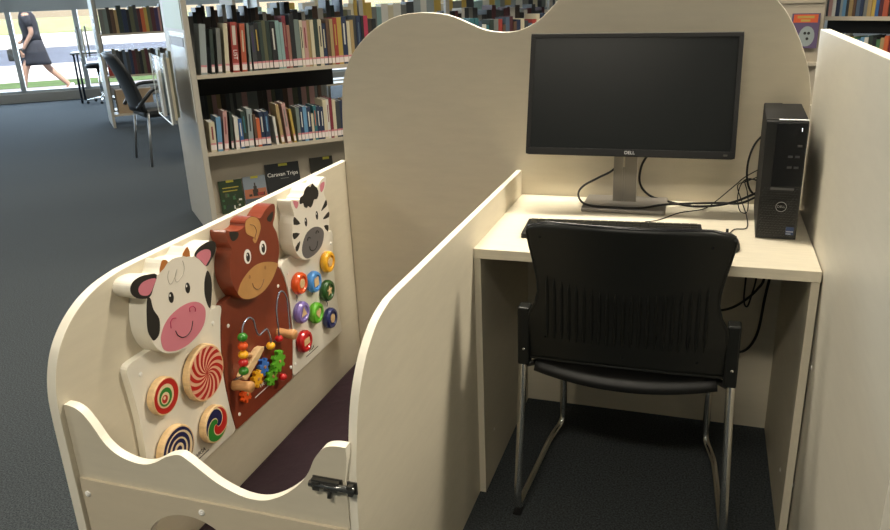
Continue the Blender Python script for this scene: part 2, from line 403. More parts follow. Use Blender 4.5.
s = obj('processor_sticker', bm, mat('sticker_blue', (.02, .045, .13), .3), t)
obj('sticker_band', bx(.069, .085, -.0028, -.0024, .020, .023, M=TM), mat('sticker_pale', (.30, .33, .42), .4), s)
obj('sticker_band', bx(.069, .080, -.0028, -.0024, .0145, .017, M=TM), mat('sticker_pale', (.30, .33, .42), .4), s)
obj('power_light', bx(.0785, .0797, -.0022, -.0014, .266, .274, M=TM), mat('power_led', (.9, .9, .9), .4, emit=((1, 1, 1), 2)), t)
for x, z in ((.060, .206), (.075, .206), (.060, .180), (.075, .180), (.078, .232)):
    obj('port', bx(x-.005, x+.005, -.0024, -.0014, z-.0025, z+.0025, M=TM), mat('port_grey', (.09, .09, .09), .35, .3), t)
o = obj('paper_label', bx(.028, .0925, .001, .016, .2913, .2921, M=TM), PAPERW); tag(o, 'narrow white paper label lying along the top front edge of the computer tower', 'label')

# ================================================================== KEYBOARD, MOUSE, CABLES
t = thing('keyboard', 'slim black keyboard on the desk mostly hidden behind the chair back', 'keyboard', (.32, .19, H+.001), R(4))
obj('keyboard_base', bx(-.225, .225, -.07, .07, 0, .012), BLACKM, t, local=True, bevel=.002)
bm = bmesh.new()
for r_ in range(6):
    for k in range(21):
        x = -.214+k*.0205; y = -.06+r_*.0195
        box(bm, x, x+.018, y, y+.0165, .0122, .0175)
kb = obj('key_field', bm, BLACKP, t, local=True)
t = thing('mouse', 'black computer mouse on the desk beyond the right corner of the chair back', 'mouse', (.600, .132, H+.001))
bm = bmesh.new(); ball(bm, (0, 0, 0), 1)
for v in bm.verts: v.co = Vector((v.co.x*.031, v.co.y*.055, max(0, v.co.z)*.034))
obj('mouse_body', bm, BLACKM, t, local=True, smooth=True)
obj('scroll_wheel', tb([(-.003, .03, .030), (.003, .03, .030)], .007, 12), BLACKP, t, local=True)
def cable(name, pts, r, label, parent=None, sm=6):
    o = obj(name, tb(pts, r, 8, sm=sm), BLACKM, parent, smooth=True)
    return tag(o, label, 'cable')
cable('video_cable', [(.326, .49, .90), (.29, .50, .83), (.245, .505, .80), (.202, .50, .775), (.190, .47, .758), (.205, .43, .7445), (.237, .395, .743), (.297, .385, .743), (.377, .392, .743), (.435, .44, .7425), (.505, .50, .7335), (.588, .525, .7325), (.645, .525, .735), (.70, .530, .765)], .0032, 'thick black cable looping left around the monitor stand and over its base')
cable('power_cord', [(.388, .47, .885), (.365, .50, .837), (.363, .515, .783), (.39, .53, .745), (.44, .52, .7325), (.50, .48, .7325), (.56, .485, .7325), (.627, .50, .745), (.70, .530, .775)], .0034, 'thick black cable hanging to the right of the monitor stand and running to the tower')
cable('keyboard_lead', [(.40, .262, .742), (.43, .33, .7295), (.482, .413, .7292), (.542, .46, .7292), (.574, .50, .742), (.622, .50, .791), (.648, .515, .813), (.69, .53, .837)], .0015, 'thin black cable slanting across the desk from the keyboard towards the tower')
cable('mouse_lead', [(.601, .187, .742), (.606, .23, .7295), (.622, .280, .7293), (.652, .300, .7293), (.655, .42, .7293), (.645, .50, .745), (.630, .51, .789), (.655, .52, .80), (.70, .53, .82)], .0014, 'thin black mouse cable bending along the left side of the computer tower')
cable('wall_cable', [(.69, .53, .935), (.665, .52, .905), (.652, .51, .86), (.653, .51, .81), (.668, .52, .77), (.70, .535, .75)], .0030, 'black cable bowing out behind the tower above the desk')
cable('spare_lead', [(.70, .535, .79), (.66, .51, .81), (.639, .49, .80), (.632, .49, .76), (.64, .46, .7295), (.656, .44, .731), (.66, .47, .75), (.655, .49, .78), (.650, .50, .808), (.70, .535, .80)], .0014, 'tangled coil of thin black lead beside the rear of the computer tower')
cable('looped_lead', [(.68, .51, .698), (.676, .51, .481+.03), (.677, .51, .443), (.687, .51, .425), (.695, .51, .457), (.705, .51, .53), (.708, .51, .698)], .0026, 'thin black cable hanging in a small loop under the desk')
cable('slack_cord', [(.745, .52, .698), (.728, .515, .528), (.711, .51, .484), (.678, .50, .448), (.634, .49, .421), (.58, .50, .41), (.50, .53, .43), (.45, .535, .50), (.44, .535, .698)], .0038, 'black cord sagging left under the desk behind the chair bracket')
cable('hanging_cord', [(.765, .52, .698), (.742, .515, .53), (.733, .515, .454), (.726, .515, .358), (.711, .51, .307), (.686, .51, .278), (.657, .51, .283), (.58, .52, .31), (.50, .535, .40), (.48, .535, .698)], .0040, 'lowest thick black cord hanging in a deep curve under the desk')

# ================================================================== VISITOR CHAIR AT THE DESK
t = thing('visitor_chair', 'black plastic chair with ribbed back and chrome sled legs pushed in at the desk', 'chair', (.385, .15, 0))
bw = [(.468, .231), (.56, .230), (.595, .224), (.625, .209), (.655, .2015), (.69, .2030), (.73, .210), (.775, .2195), (.808, .2255), (.826, .221), (.834, .206)]
def bhw(z):
    for (a, b), (c, d) in zip(bw, bw[1:]):
        if z <= c: return b+(d-b)*(z-a)/(c-a)
    return bw[-1][1]
def by(s, z): return -.082-.12*(z-.455)+.036*s*s
bm = bmesh.new(); nu, nv = 60, 34; grid = []
for j in range(nv+1):
    vv = j/nv; row = []
    for i in range(nu+1):
        s = -1+2*i/nu
        zb = .470+.016*(1-s*s)
        zt = .8375-.006*abs(s)**3-.022*max(0, abs(s)-.86)*4*abs(s)
        z = zb+(zt-zb)*vv
        hw = bhw(min(.834, max(.468, z)))
        row.append(bm.verts.new((.385+s*hw, by(s, z), z)))
    grid.append(row)
for j in range(nv):
    for i in range(nu):
        bm.faces.new((grid[j][i], grid[j][i+1], grid[j+1][i+1], grid[j+1][i]))
rimT = [tuple(v.co+Vector((0, .003, 0))) for v in grid[nv]]; rimB = [tuple(v.co) for v in grid[0]]
rimL = [tuple(r[0].co) for r in grid]; rimR = [tuple(r[-1].co) for r in grid]
bk = obj('backrest', bm, BLACKP, t, smooth=True, solid=.006)
obj('rim_bead', tb(rimT, .0052, 8), BLACKG, bk, smooth=True)
obj('rim_bead', tb(rimB, .0042, 8), BLACKP, bk, smooth=True)
obj('rim_bead', tb(rimL, .0042, 8), BLACKP, bk, smooth=True); obj('rim_bead', tb(rimR, .0042, 8), BLACKP, bk, smooth=True)
bm = bmesh.new()
for k in range(21):
    s = -.88+1.76*k/20
    z0, z1 = .535+.006*(1-s*s), .712-.030*(1-s*s)
    X = lambda z: .385+s*.203
    n_ = 10; w0 = .0048
    rows = []
    for q in range(n_+1):
        z = z0+(z1-z0)*q/n_; w_ = w0*(1 if 1 < q < n_-1 else (.7 if q in (1, n_-1) else .3)); y = by(s*.203/bhw(z), z)-.0031; hgt = .0042 if 0 < q < n_ else .0005
        rows.append([bm.verts.new((X(z)-w_, y, z)), bm.verts.new((X(z)-w_*.35, y-hgt, z)), bm.verts.new((X(z)+w_*.35, y-hgt, z)), bm.verts.new((X(z)+w_, y, z))])
    for q in range(n_):
        for c_ in range(3): bm.faces.new((rows[q][c_], rows[q][c_+1], rows[q+1][c_+1], rows[q+1][c_]))
obj('rib_pattern', bm, BLACKP, bk)
for s, z in ((-.86, .80), (.80, .80), (0, .515), (.72, .512), (-.8, .54)):
    bm = bmesh.new(); lathe(bm, [(.0035, by(s, z)-.0029), (.0025, by(s, z)-.0048)], lambda a, b, d: Vector((.385+s*bhw(z)+a, d, z+b)), 10); obj('rivet', bm, BLACKG, bk)
for sx in (-1, 1):
    xb = .385+sx*.241
    br = obj('side_bracket', bx(xb-.0145, xb+.0145, -.064, -.026, .452, .606), BLACKP, t, bevel=.004)
    bm = bmesh.new(); lathe(bm, [(.0042, -.0642), (.0035, -.067), (.0015, -.068)], lambda a, b, d: Vector((xb+.002+a, d, .497+b)), 12); obj('bracket_screw', bm, CHROME, br, smooth=True)
bm = bmesh.new(); nu, nv = 24, 20; g = []
for j in range(nv+1):
    v_ = j/nv; row = []
    for i in range(nu+1):
        s = -1+2*i/nu
        hw = .215*(1-.10*v_**4)
        yy = -.055+.445*v_
        rear = -.022*(1-s*s) if v_ < .001 else -.022*(1-s*s)*(1-v_)**3
        z = .452-.020*(1-s*s)*(1-.5*v_)-.03*max(0, v_-.85)*3 - .006*(1-v_)**4
        row.append(bm.verts.new((.385+s*hw, yy+rear-.0, z)))
    g.append(row)
for j in range(nv):
    for i in range(nu): bm.faces.new((g[j][i], g[j][i+1], g[j+1][i+1], g[j+1][i]))
obj('seat', bm, mat('seat_black', (.007, .007, .007), .62), t, smooth=True, solid=.022)
for sx in (-1, 1):
    X = lambda d: .385+sx*d
    pts = [(X(.2435), -.050, .505), (X(.2445), -.052, .45), (X(.2475), -.055, .34), (X(.2535), -.058, .18), (X(.2585), -.060, .06), (X(.260), -.056, .028), (X(.260), -.040, .013), (X(.259), .0, .0105), (X(.252), .12, .0105), (X(.245), .24, .0105), (X(.240), .30, .012), (X(.230), .335, .022), (X(.218), .36, .038), (X(.214), .372, .06), (X(.213), .375, .12), (X(.213), .375, .25), (X(.212), .374, .40)]
    lg = obj('sled_leg', tb(pts, .0105, 12, sm=5), CHROME, t, smooth=True)
    obj('floor_glide', bx(X(.260)-.011, X(.260)+.011, -.068, -.035, .001, .006), BLACKM, lg)
    obj('seat_rail', tb([(X(.213), .374, .402), (X(.213), .20, .418), (X(.220), .0, .432), (X(.236), -.04, .445)], .008, 10), SILVERD, t, smooth=True)
SH = {
'cow_head':[(-0.4805,0.7872),(-0.5095,0.7977),(-0.5331,0.801),(-0.5534,0.7977),(-0.5635,0.7875),(-0.5625,0.7741),(-0.5497,0.7603),(-0.5257,0.7496),(-0.5235,0.7432),(-0.5308,0.7237),(-0.5352,0.6974),(-0.5349,0.6744),(-0.5295,0.6518),(-0.5169,0.6283),(-0.4968,0.6098),(-0.4701,0.597),(-0.4364,0.5901),(-0.3994,0.5914),(-0.3689,0.5996),(-0.344,0.614),(-0.3275,0.6292),(-0.313,0.6519),(-0.3047,0.674),(-0.303,0.7017),(-0.3065,0.728),(-0.3118,0.7466),(-0.2924,0.7539),(-0.2744,0.7664),(-0.2647,0.7818),(-0.2679,0.7933),(-0.2859,0.8009),(-0.3102,0.8008),(-0.3318,0.7976),(-0.3486,0.7865),(-0.3635,0.7892),(-0.3666,0.8132),(-0.3889,0.799),(-0.41,0.8021),(-0.4268,0.8032),(-0.439,0.8018),(-0.454,0.8115),(-0.4707,0.7875)],
'cow_earL':[(-0.4805,0.7872),(-0.5095,0.7977),(-0.5331,0.801),(-0.5534,0.7977),(-0.5635,0.7875),(-0.5625,0.7741),(-0.5497,0.7603),(-0.5257,0.7496),(-0.5099,0.7501),(-0.4991,0.7616)],
'cow_earLp':[(-0.4855,0.78),(-0.5047,0.786),(-0.5278,0.7864),(-0.5414,0.7779),(-0.5394,0.765),(-0.5241,0.7557),(-0.5101,0.7557),(-0.4949,0.7684)],
'cow_earR':[(-0.3118,0.7466),(-0.2924,0.7539),(-0.2744,0.7664),(-0.2647,0.7818),(-0.2679,0.7933),(-0.2859,0.8009),(-0.3102,0.8008),(-0.3318,0.7976),(-0.3486,0.7865),(-0.3319,0.7706)],
'cow_earRp':[(-0.3432,0.7817),(-0.3275,0.7884),(-0.304,0.7867),(-0.2887,0.7773),(-0.2921,0.7631),(-0.3073,0.753),(-0.3159,0.7498),(-0.3282,0.7663)],
'cow_spotL':[(-0.5201,0.7502),(-0.5115,0.744),(-0.5104,0.7266),(-0.5072,0.7139),(-0.4966,0.6921),(-0.4997,0.6702),(-0.5074,0.6562),(-0.5231,0.6517),(-0.5304,0.6609),(-0.5371,0.6811),(-0.532,0.713),(-0.5268,0.7333)],
'cow_spotR':[(-0.3088,0.735),(-0.3014,0.7168),(-0.3023,0.692),(-0.3111,0.6639),(-0.3219,0.6441),(-0.3302,0.6589),(-0.3335,0.6853),(-0.3282,0.7112),(-0.318,0.7291)],
'cow_muz':[(-0.5034,0.6396),(-0.5,0.6528),(-0.4857,0.6699),(-0.4614,0.6829),(-0.4253,0.6886),(-0.3899,0.6862),(-0.3601,0.6748),(-0.3411,0.6539),(-0.3425,0.6324),(-0.356,0.6129),(-0.3832,0.5998),(-0.4174,0.5936),(-0.4528,0.596),(-0.4847,0.607),(-0.5,0.6203)],
'cow_hornR':[(-0.3635,0.7892),(-0.3666,0.8132),(-0.3805,0.8078),(-0.3889,0.799)],
'cow_hornL':[(-0.439,0.8018),(-0.454,0.8115),(-0.4631,0.8045),(-0.4707,0.7875)],
'cow_eyes':[(-0.4482,0.7216),(-0.4513,0.7094),(-0.4397,0.7182),(-0.3893,0.7217),(-0.3922,0.7101)],
'cow_smile':[(-0.4532,0.6436),(-0.4485,0.6307),(-0.4338,0.6185),(-0.4164,0.6161),(-0.4008,0.6233),(-0.391,0.6407)],
'cow_nosL':[(-0.4658,0.6552),(-0.464,0.6693),(-0.455,0.6743),(-0.4446,0.671)],
'cow_nosR':[(-0.3951,0.6652),(-0.3947,0.6742),(-0.3836,0.6745),(-0.3754,0.6662),(-0.3773,0.6584)],
'cow_curl':[(-0.4406,0.7823),(-0.4477,0.7706),(-0.4472,0.756),(-0.4398,0.7515),(-0.4244,0.762),(-0.4148,0.776),(-0.4258,0.7596),(-0.4218,0.7482),(-0.4098,0.7508),(-0.3965,0.7577),(-0.3892,0.7727),(-0.3916,0.7882)],
'horse_head':[(-0.2174,0.8057),(-0.1971,0.7974),(-0.162,0.79),(-0.1357,0.793),(-0.13,0.8051),(-0.0999,0.8091),(-0.0662,0.7939),(-0.0522,0.7967),(-0.0345,0.806),(-0.0118,0.8129),(0.0118,0.8123),(0.0145,0.7953),(0.0066,0.7742),(-0.0049,0.757),(0.0083,0.7324),(0.0126,0.7012),(0.0085,0.6724),(-0.0023,0.6488),(-0.014,0.6316),(-0.0407,0.611),(-0.0817,0.5964),(-0.1237,0.5951),(-0.1624,0.6017),(-0.1885,0.615),(-0.2066,0.6392),(-0.2218,0.673),(-0.223,0.7065),(-0.2142,0.7361),(-0.2028,0.754),(-0.2124,0.7706),(-0.2188,0.7887)],
'h_earL':[(-0.2032,0.7982),(-0.1675,0.7862),(-0.1722,0.7741),(-0.1898,0.7704),(-0.2017,0.7779)],
'h_earR':[(-0.0288,0.7843),(-0.017,0.7896),(0.0033,0.7938),(-0.0027,0.7768),(-0.0162,0.7691),(-0.0303,0.7778)],
'h_lock':[(-0.1348,0.7845),(-0.1284,0.8035),(-0.1002,0.8075),(-0.0732,0.7942),(-0.065,0.772),(-0.075,0.755),(-0.0907,0.74),(-0.1015,0.7366),(-0.1088,0.7486),(-0.102,0.7521),(-0.1202,0.7634),(-0.1326,0.7728)],
'h_muz':[(-0.2031,0.6379),(-0.1832,0.6585),(-0.1459,0.6732),(-0.1047,0.6786),(-0.0548,0.6688),(-0.005,0.6467),(-0.016,0.6324),(-0.0424,0.6129),(-0.0834,0.5983),(-0.1244,0.5965),(-0.162,0.6033),(-0.1865,0.6154),(-0.1998,0.6281)],
'h_eyes':[(-0.1416,0.7131),(-0.1461,0.6937),(-0.1261,0.7078),(-0.067,0.7128),(-0.0717,0.6922),(-0.0513,0.7077)],
'h_smile':[(-0.1362,0.6379),(-0.1321,0.6248),(-0.1147,0.6122),(-0.0966,0.6141),(-0.0817,0.6293)],
'h_nos':[(-0.1444,0.6583),(-0.0681,0.6569)],
'zebra_head':[(0.1035,0.7982),(0.1249,0.7925),(0.1502,0.7875),(0.1568,0.7937),(0.1738,0.7974),(0.1836,0.8083),(0.2048,0.8149),(0.233,0.8162),(0.2458,0.8066),(0.2648,0.787),(0.27,0.8007),(0.29,0.8125),(0.3181,0.8154),(0.3214,0.8079),(0.3125,0.7875),(0.2995,0.771),(0.3089,0.7459),(0.3191,0.7174),(0.3184,0.6828),(0.3072,0.6452),(0.2762,0.6256),(0.2423,0.6074),(0.2048,0.5968),(0.1654,0.6),(0.1296,0.614),(0.1028,0.6397),(0.088,0.669),(0.0886,0.6957),(0.0981,0.7302),(0.1107,0.7504),(0.1071,0.7673),(0.1006,0.7848)],
'z_earL':[(0.1127,0.7936),(0.1415,0.7818),(0.1298,0.7664),(0.119,0.7746)],
'z_earR':[(0.2856,0.8024),(0.3094,0.8023),(0.3022,0.7844),(0.2824,0.7753),(0.2773,0.7906)],
'z_mane':[(0.148,0.7774),(0.1543,0.7917),(0.1732,0.7949),(0.1845,0.807),(0.2046,0.8139),(0.2199,0.8074),(0.2328,0.8152),(0.2452,0.804),(0.2595,0.7949),(0.2651,0.7769),(0.253,0.7633),(0.2339,0.7656),(0.2236,0.7545),(0.2075,0.7478),(0.1948,0.7567),(0.1862,0.7525),(0.1714,0.7604),(0.1684,0.772),(0.1546,0.773)],
'z_muz':[(0.1325,0.638),(0.1451,0.6616),(0.1712,0.681),(0.2116,0.6855),(0.2502,0.6751),(0.2737,0.6554),(0.2693,0.6336),(0.2496,0.6137),(0.2119,0.6031),(0.1661,0.6032),(0.1409,0.6157)],
'z_eyes':[(0.1725,0.7137),(0.1701,0.7023),(0.2418,0.7144),(0.2396,0.7037)],
'z_st0':[(0.3089,0.7459),(0.3126,0.7277),(0.2897,0.7225),(0.2712,0.7202),(0.2924,0.736)],
'z_st1':[(0.3202,0.7043),(0.317,0.6879),(0.2774,0.6917),(0.2973,0.7004)],
'z_st2':[(0.3084,0.6636),(0.301,0.6453),(0.279,0.6699)],
'z_st3':[(0.108,0.7475),(0.1234,0.7361),(0.1387,0.7182),(0.1024,0.7262)],
'z_st4':[(0.0934,0.7038),(0.1308,0.6913),(0.1016,0.6836),(0.0923,0.6892)],
'z_st5':[(0.1284,0.6696),(0.1154,0.6492),(0.1019,0.6454),(0.0987,0.6601)],
'z_smile':[(0.1787,0.6368),(0.1818,0.6245),(0.203,0.6163),(0.2218,0.6228),(0.2306,0.6371)],
}
# ================================================================== ANIMAL ACTIVITY BOARDS (on the inner face of the pen wall, x = -.605)
WX = -.605
fw_ = lambda a, b, d: Vector((WX+d, a, b))
def wp(name, pts, d0, d1, m, parent, k=3, smi=None, bevel=0, label=None):
    bm = bmesh.new(); prism(bm, smoothed(pts, k) if k else pts, fw_, d0, d1, 0, smi)
    return obj(name, bm, m, parent, bevel=bevel, label=label)
def wline(name, pts, d, r, m, parent, sm=4):
    return obj(name, tb([fw_(a, b, d) for a, b in pts], r, 6, sm=sm), m, parent, smooth=True)
def ell(c, a, b, n=20, rot=0):
    return [(c[0]+a*math.cos(2*math.pi*k/n)*math.cos(rot)-b*math.sin(2*math.pi*k/n)*math.sin(rot), c[1]+a*math.cos(2*math.pi*k/n)*math.sin(rot)+b*math.sin(2*math.pi*k/n)*math.cos(rot)) for k in range(n)]
HD = .045     # head thickness
e1_, e2_, e3_ = HD+.0004, HD+.0008, HD+.0012
BD = .018     # board thickness
def screw(parent, y, z):
    bm = bmesh.new(); lathe(bm, [(.0055, BD), (.0045, BD+.002), (.002, BD+.0024)], lambda a, b, d: fw_(y+a, z+b, d), 14)
    obj('screw', bm, WHT, parent, smooth=False)
def swirl(name, c, r, d, m, parent, n=13, duty=.5, turns=.55, r0=.0, off=0, A=1):
    bm = bmesh.new(); K = 14
    for i in range(n):
        for s_ in range(A):
            f0, f1 = s_/A, (s_+1)/A; L = []; Rr = []
            for k in range(K+1):
                q = r0+(1-r0)*k/K; a = 2*math.pi*(i/n)+off+turns*(1-q)
                a1 = a+2*math.pi/n*duty*f0; a2 = a+2*math.pi/n*duty*f1
                L.append((c[0]+r*q*math.cos(a1), c[1]+r*q*math.sin(a1))); Rr.append((c[0]+r*q*math.cos(a2), c[1]+r*q*math.sin(a2)))
            for k in range(K):
                vs = [L[k], L[k+1], Rr[k+1], Rr[k]]
                if k == 0 and r0 == 0: vs = [L[0], L[1], Rr[1]]
                bm.faces.new([bm.verts.new(fw_(a, b, d)) for a, b in vs])
    bmesh.ops.remove_doubles(bm, verts=bm.verts, dist=1e-6)
    return obj(name, bm, m, parent, solid=.0003)
# ---- cow
cb = [(-.513, .619), (-.566, .619), (-.584, .614), (-.589, .602), (-.586, .575), (-.581, .52), (-.579, .47), (-.580, .42), (-.585, .36), (-.591, .30), (-.592, .279), (-.585, .2665), (-.57, .264), (-.42, .264), (-.28, .264), (-.265, .265), (-.2592, .272), (-.261, .285), (-.268, .33), (-.2735, .39), (-.275, .435), (-.2715, .49), (-.263, .54), (-.252, .585), (-.2435, .605), (-.246, .616), (-.258, .620), (-.29, .620), (-.40, .62)]
t = thing('cow_activity_board', 'white wooden activity board shaped as a black spotted cow with pink muzzle on pen wall', 'wall toy', (WX, -.42, .264))
wp('body_board', cb, .0003, BD, WHITEP, t, 2, bevel=.002)
hd = wp('head', SH['cow_head'], .0003, HD, [FACEP, WHITEP], t, 3, smi=1, bevel=.0)
wp('ear', SH['cow_earL'], HD, e1_, BLK, hd, 3); wp('ear_inside', SH['cow_earLp'], e1_, e2_, PINK, hd, 3)
wp('ear', SH['cow_earR'], HD, e1_, BLK, hd, 3); wp('ear_inside', SH['cow_earRp'], e1_, e2_, PINK, hd, 3)
wp('spot', SH['cow_spotL'], HD, e1_, BLK, hd, 3); wp('spot', SH['cow_spotR'], HD, e1_, BLK, hd, 3)
wp('muzzle', SH['cow_muz'], HD, e1_, PINK, hd, 3)
wp('horn', SH['cow_hornL'], HD, e1_, ORG, hd, 2); wp('horn', SH['cow_hornR'], HD, e1_, ORG, hd, 2)
for c in ((-.4482, .7216), (-.3893, .7217)):
    wp('eye', ell(c, .0085, .0128), HD, e1_, BLK, hd, 0)
    wp('eye_glint', ell((c[0]-.003, c[1]+.006), .0022, .0032, 10), e1_, e2_, WHT, hd, 0)
wline('smile', SH['cow_smile'], e2_, .0011, BLK, hd)
wline('nostril', SH['cow_nosL'], e2_, .0012, MAG, hd); wline('nostril', SH['cow_nosR'], e2_, .0012, MAG, hd)
wline('hair_curl', SH['cow_curl'], HD+.0003, .0007, GLINE, hd)
def disc(parent, c, r, d0, d1, name='spinning_disc', m=None, label=None):
    bm = bmesh.new(); lathe(bm, [(r*.96, d0), (r, d0+.003), (r, d1-.003), (r*.965, d1)], lambda a, b, d: fw_(c[0]+a, c[1]+b, d), 48)
    return obj(name, bm, m or WOOD, parent, smooth=False, label=label)
RED = cm('swirl_red', 'b3241c', .4); CRM = cm('swirl_cream', 'd9a98a', .45); GRN = cm('swirl_green', '2f7a2c', .4); NVY = cm('swirl_navy', '20204a', .4)
CRM2 = cm('ring_cream', 'dcc59c', .45)
dk = .040
D = disc(t, (-.364, .492), .070, BD+.003, dk, label='large disc with a red and pink swirl')
wp('swirl_face', ell((-.364, .492), .0655, .0655, 48), dk, dk+.0003, CRM, D, 0)
swirl('swirl_blades', (-.364, .492), .064, dk+.0006, RED, D, 14, .52, 1.1)
D = disc(t, (-.511, .509), .0435, BD+.003, dk, label='small disc with red and green rings')
for c, r, m, k in (((-.511, .509), .040, RED, 1), ((-.514, .511), .0275, CRM2, 2), ((-.515, .509), .0215, GRN, 3), ((-.517, .507), .014, CRM2, 4), ((-.519, .506), .0095, RED, 5), ((-.520, .509), .004, CRM2, 6)):
    wp('painted_ring', ell(c, r, r, 36), dk+.0003*(k-1), dk+.0003*k, m, D, 0)
D = disc(t, (-.503, .365), .058, BD+.003, dk, label='disc with navy rings')
for c, r, m, k in (((-.503, .365), .053, NVY, 1), ((-.502, .362), .0475, CRM2, 2), ((-.503, .366), .040, NVY, 3), ((-.504, .363), .032, CRM2, 4), ((-.503, .366), .025, NVY, 5), ((-.504, .365), .017, CRM2, 6), ((-.503, .366), .009, NVY, 7)):
    wp('painted_ring', ell(c, r, r, 40), dk+.0003*(k-1), dk+.0003*k, m, D, 0)
D = disc(t, (-.358, .346), .0475, BD+.003, dk, label='disc with a navy, red and green spiral')
wp('swirl_face', ell((-.358, .346), .044, .044, 40), dk, dk+.0003, CRM2, D, 0)
for m, off in ((RED, -.5), (NVY, 1.6), (GRN, 3.7)):
    swirl('swirl_blade', (-.358, .346), .0425, dk+.0006, m, D, 1, .29, -3.2, 0, off, 12)
for y, z in ((-.552, .5816), (-.285, .585), (-.29, .30)): screw(t, y, z)
TXM = frame_matrix((WX+BD, -.405, .2915), (0, 1, 0), (0, 0, 1))
text('toy_lettering', 'VIGA', .016, BLK, TXM, t)
obj('small_print', bx(WX+BD, WX+BD+.0004, -.445, -.375, .279, .2815), BLK, t)
# ---- horse
hb = [(-.2435, .606), (-.235, .619), (-.20, .623), (-.10, .623), (.02, .624), (.038, .622), (.050, .605), (.066, .565), (.0745, .52), (.0755, .475), (.0745, .42), (.069, .37), (.059, .32), (.050, .285), (.045, .266), (.033, .2605), (.0, .2605), (-.12, .2625), (-.235, .2635), (-.2525, .266), (-.2575, .275), (-.264, .33), (-.2695, .39), (-.271, .435), (-.2675, .49), (-.259, .54), (-.248, .588)]
t = thing('horse_activity_board', 'chestnut brown wooden activity board shaped as a horse with bead wires and gears', 'wall toy', (WX, -.1, .262))
wp('body_board', hb, .0003, BD, BROWND, t, 2, bevel=.002)
hd = wp('head', SH['horse_head'], .0003, HD, [BROWND, BROWNP], t, 3, smi=1)
wp('ear_inside', SH['h_earL'], HD, e1_, BLK, hd, 2); wp('ear_inside', SH['h_earR'], HD, e1_, BLK, hd, 2)
wp('forelock', SH['h_lock'], HD, e1_, TAN, hd, 3); wp('muzzle', SH['h_muz'], HD, e1_, TAN, hd, 3)
wline('hair_line', [(-.112, .790), (-.095, .782), (-.088, .765), (-.098, .752), (-.098, .745)], e2_, .0008, LINE, hd)
for c in ((-.1416, .7131), (-.067, .7128)):
    wp('eye', ell(c, .0158, .0195, 24, .1), HD, e1_, WHT, hd, 0)
    wp('pupil', ell((c[0]+.001, c[1]-.002), .0085, .0125, 20), e1_, e2_, BLK, hd, 0)
    wp('eye_glint', ell((c[0]-.002, c[1]+.005), .002, .003, 10), e2_, e3_, WHT, hd, 0)
wline('smile', SH['h_smile'], e2_, .0009, LINE, hd)
for c in SH['h_nos']: wp('nostril', ell(c, .004, .0055, 14), e1_, e2_, mat('nostril_tan', (.30, .14, .05), .5), hd, 0)
for y, z in ((-.2263, .5527), (.0256, .5658), (-.2334, .2993), (.042, .300)): screw(t, y, z)
def bead(c, d, r, m, parent, name='bead'):
    bm = bmesh.new(); ball(bm, fw_(c[0], c[1], d), r, .88); return obj(name, bm, m, parent, smooth=True)
G_ = cm('bead_green', '2f7d22', .3, coat=.4); O_ = cm('bead_orange', 'e2561c', .3, coat=.4); Y_ = cm('bead_yellow', 'f0b020', .3, coat=.4); R_ = cm('bead_red', 'c01a1c', .3, coat=.4); N_ = cm('bead_navy', '1c2560', .3, coat=.4); B_ = cm('gear_blue', '3c74c8', .4); LG_ = cm('gear_green', '5fae2a', .4); LI_ = cm('knob_lilac', '8a78c0', .35, coat=.3); SB_ = cm('knob_blue', '4a90d8', .35, coat=.3); DG_ = cm('knob_green', '22501c', .35, coat=.3)
WIRE = mat('wire_steel', (.34, .40, .52), .25, .8)
dd = .055
w1 = obj('bead_wire', tb([fw_(a, b, d) for a, b, d in [(-.2400, .405, .02), (-.2395, .4326, dd), (-.2243, .5243, dd), (-.2215, .542, dd), (-.2108, .5563, dd), (-.188, .562, dd), (-.168, .548, dd), (-.1622, .518, dd), (-.1521, .4968, dd), (-.132, .4975, dd), (-.1121, .4966, dd), (-.1034, .4787, dd), (-.100, .456, dd), (-.0968, .4394, .045), (-.095, .425, .018)]], .0024, 8, sm=5), WIRE, t, smooth=True)
for (a, b), m in zip([(-.2243, .5243), (-.2281, .5006), (-.2316, .4782), (-.236, .4589-.001), (-.2395, .4326+.003)], [G_, O_, Y_, R_, G_]): bead((a, b), dd, .0132, m, w1)
bead((-.0968, .4394), .050, .0125, Y_, w1)
w2 = obj('bead_wire', tb([fw_(a, b, d) for a, b, d in [(-.0482, .42, .02), (-.0482, .4387, .045), (-.056, .47, dd), (-.0551, .5222, dd), (-.042, .558, dd), (-.026, .571, dd), (-.008, .564, dd), (.0057, .5383, dd), (.0045, .4972, dd), (.001, .445, dd), (.0, .435, .04)]], .0024, 8, sm=5), WIRE, t, smooth=True)
bead((-.0482, .4387), .048, .0118, R_, w2); bead((-.0702, .4229), .034, .011, N_, t)
for (y, z) in ((-.240, .391), (-.003, .433)):
    bm = bmesh.new(); lathe(bm, [(.0135, BD), (.015, BD+.004), (.0125, .045), (.015, .070), (.0135, .074)], lambda a, b, d: fw_(y+a, z+b, d), 24); obj('wooden_spool', bm, WOODM, t, smooth=True)
sl = wp('wooden_slider', [(-.131, .446), (-.114, .434), (-.196, .396), (-.212, .392), (-.222, .402), (-.215, .415)], BD, .040, WOOD, t, 2, bevel=.002)
bead((-.172, .444), .030, .009, WOODM, t, 'wooden_peg')
def gear(c, r, n, d0, d1, m, name='gear'):
    pts = []
    for k in range(n):
        for q, rr in ((-.30, .68), (-.20, 1.0), (.20, 1.0), (.30, .68)):
            a = 2*math.pi*(k+q)/n; pts.append((c[0]+r*rr*math.cos(a), c[1]+r*rr*math.sin(a)))
    g = wp(name, pts, d0, d1, m, t, 0, bevel=.001)
    bm = bmesh.new(); lathe(bm, [(.0045, d1), (.004, d1+.003)], lambda a, b, d: fw_(c[0]+a, c[1]+b, d), 12); obj('gear_pin', bm, WOODM, g)
    return g
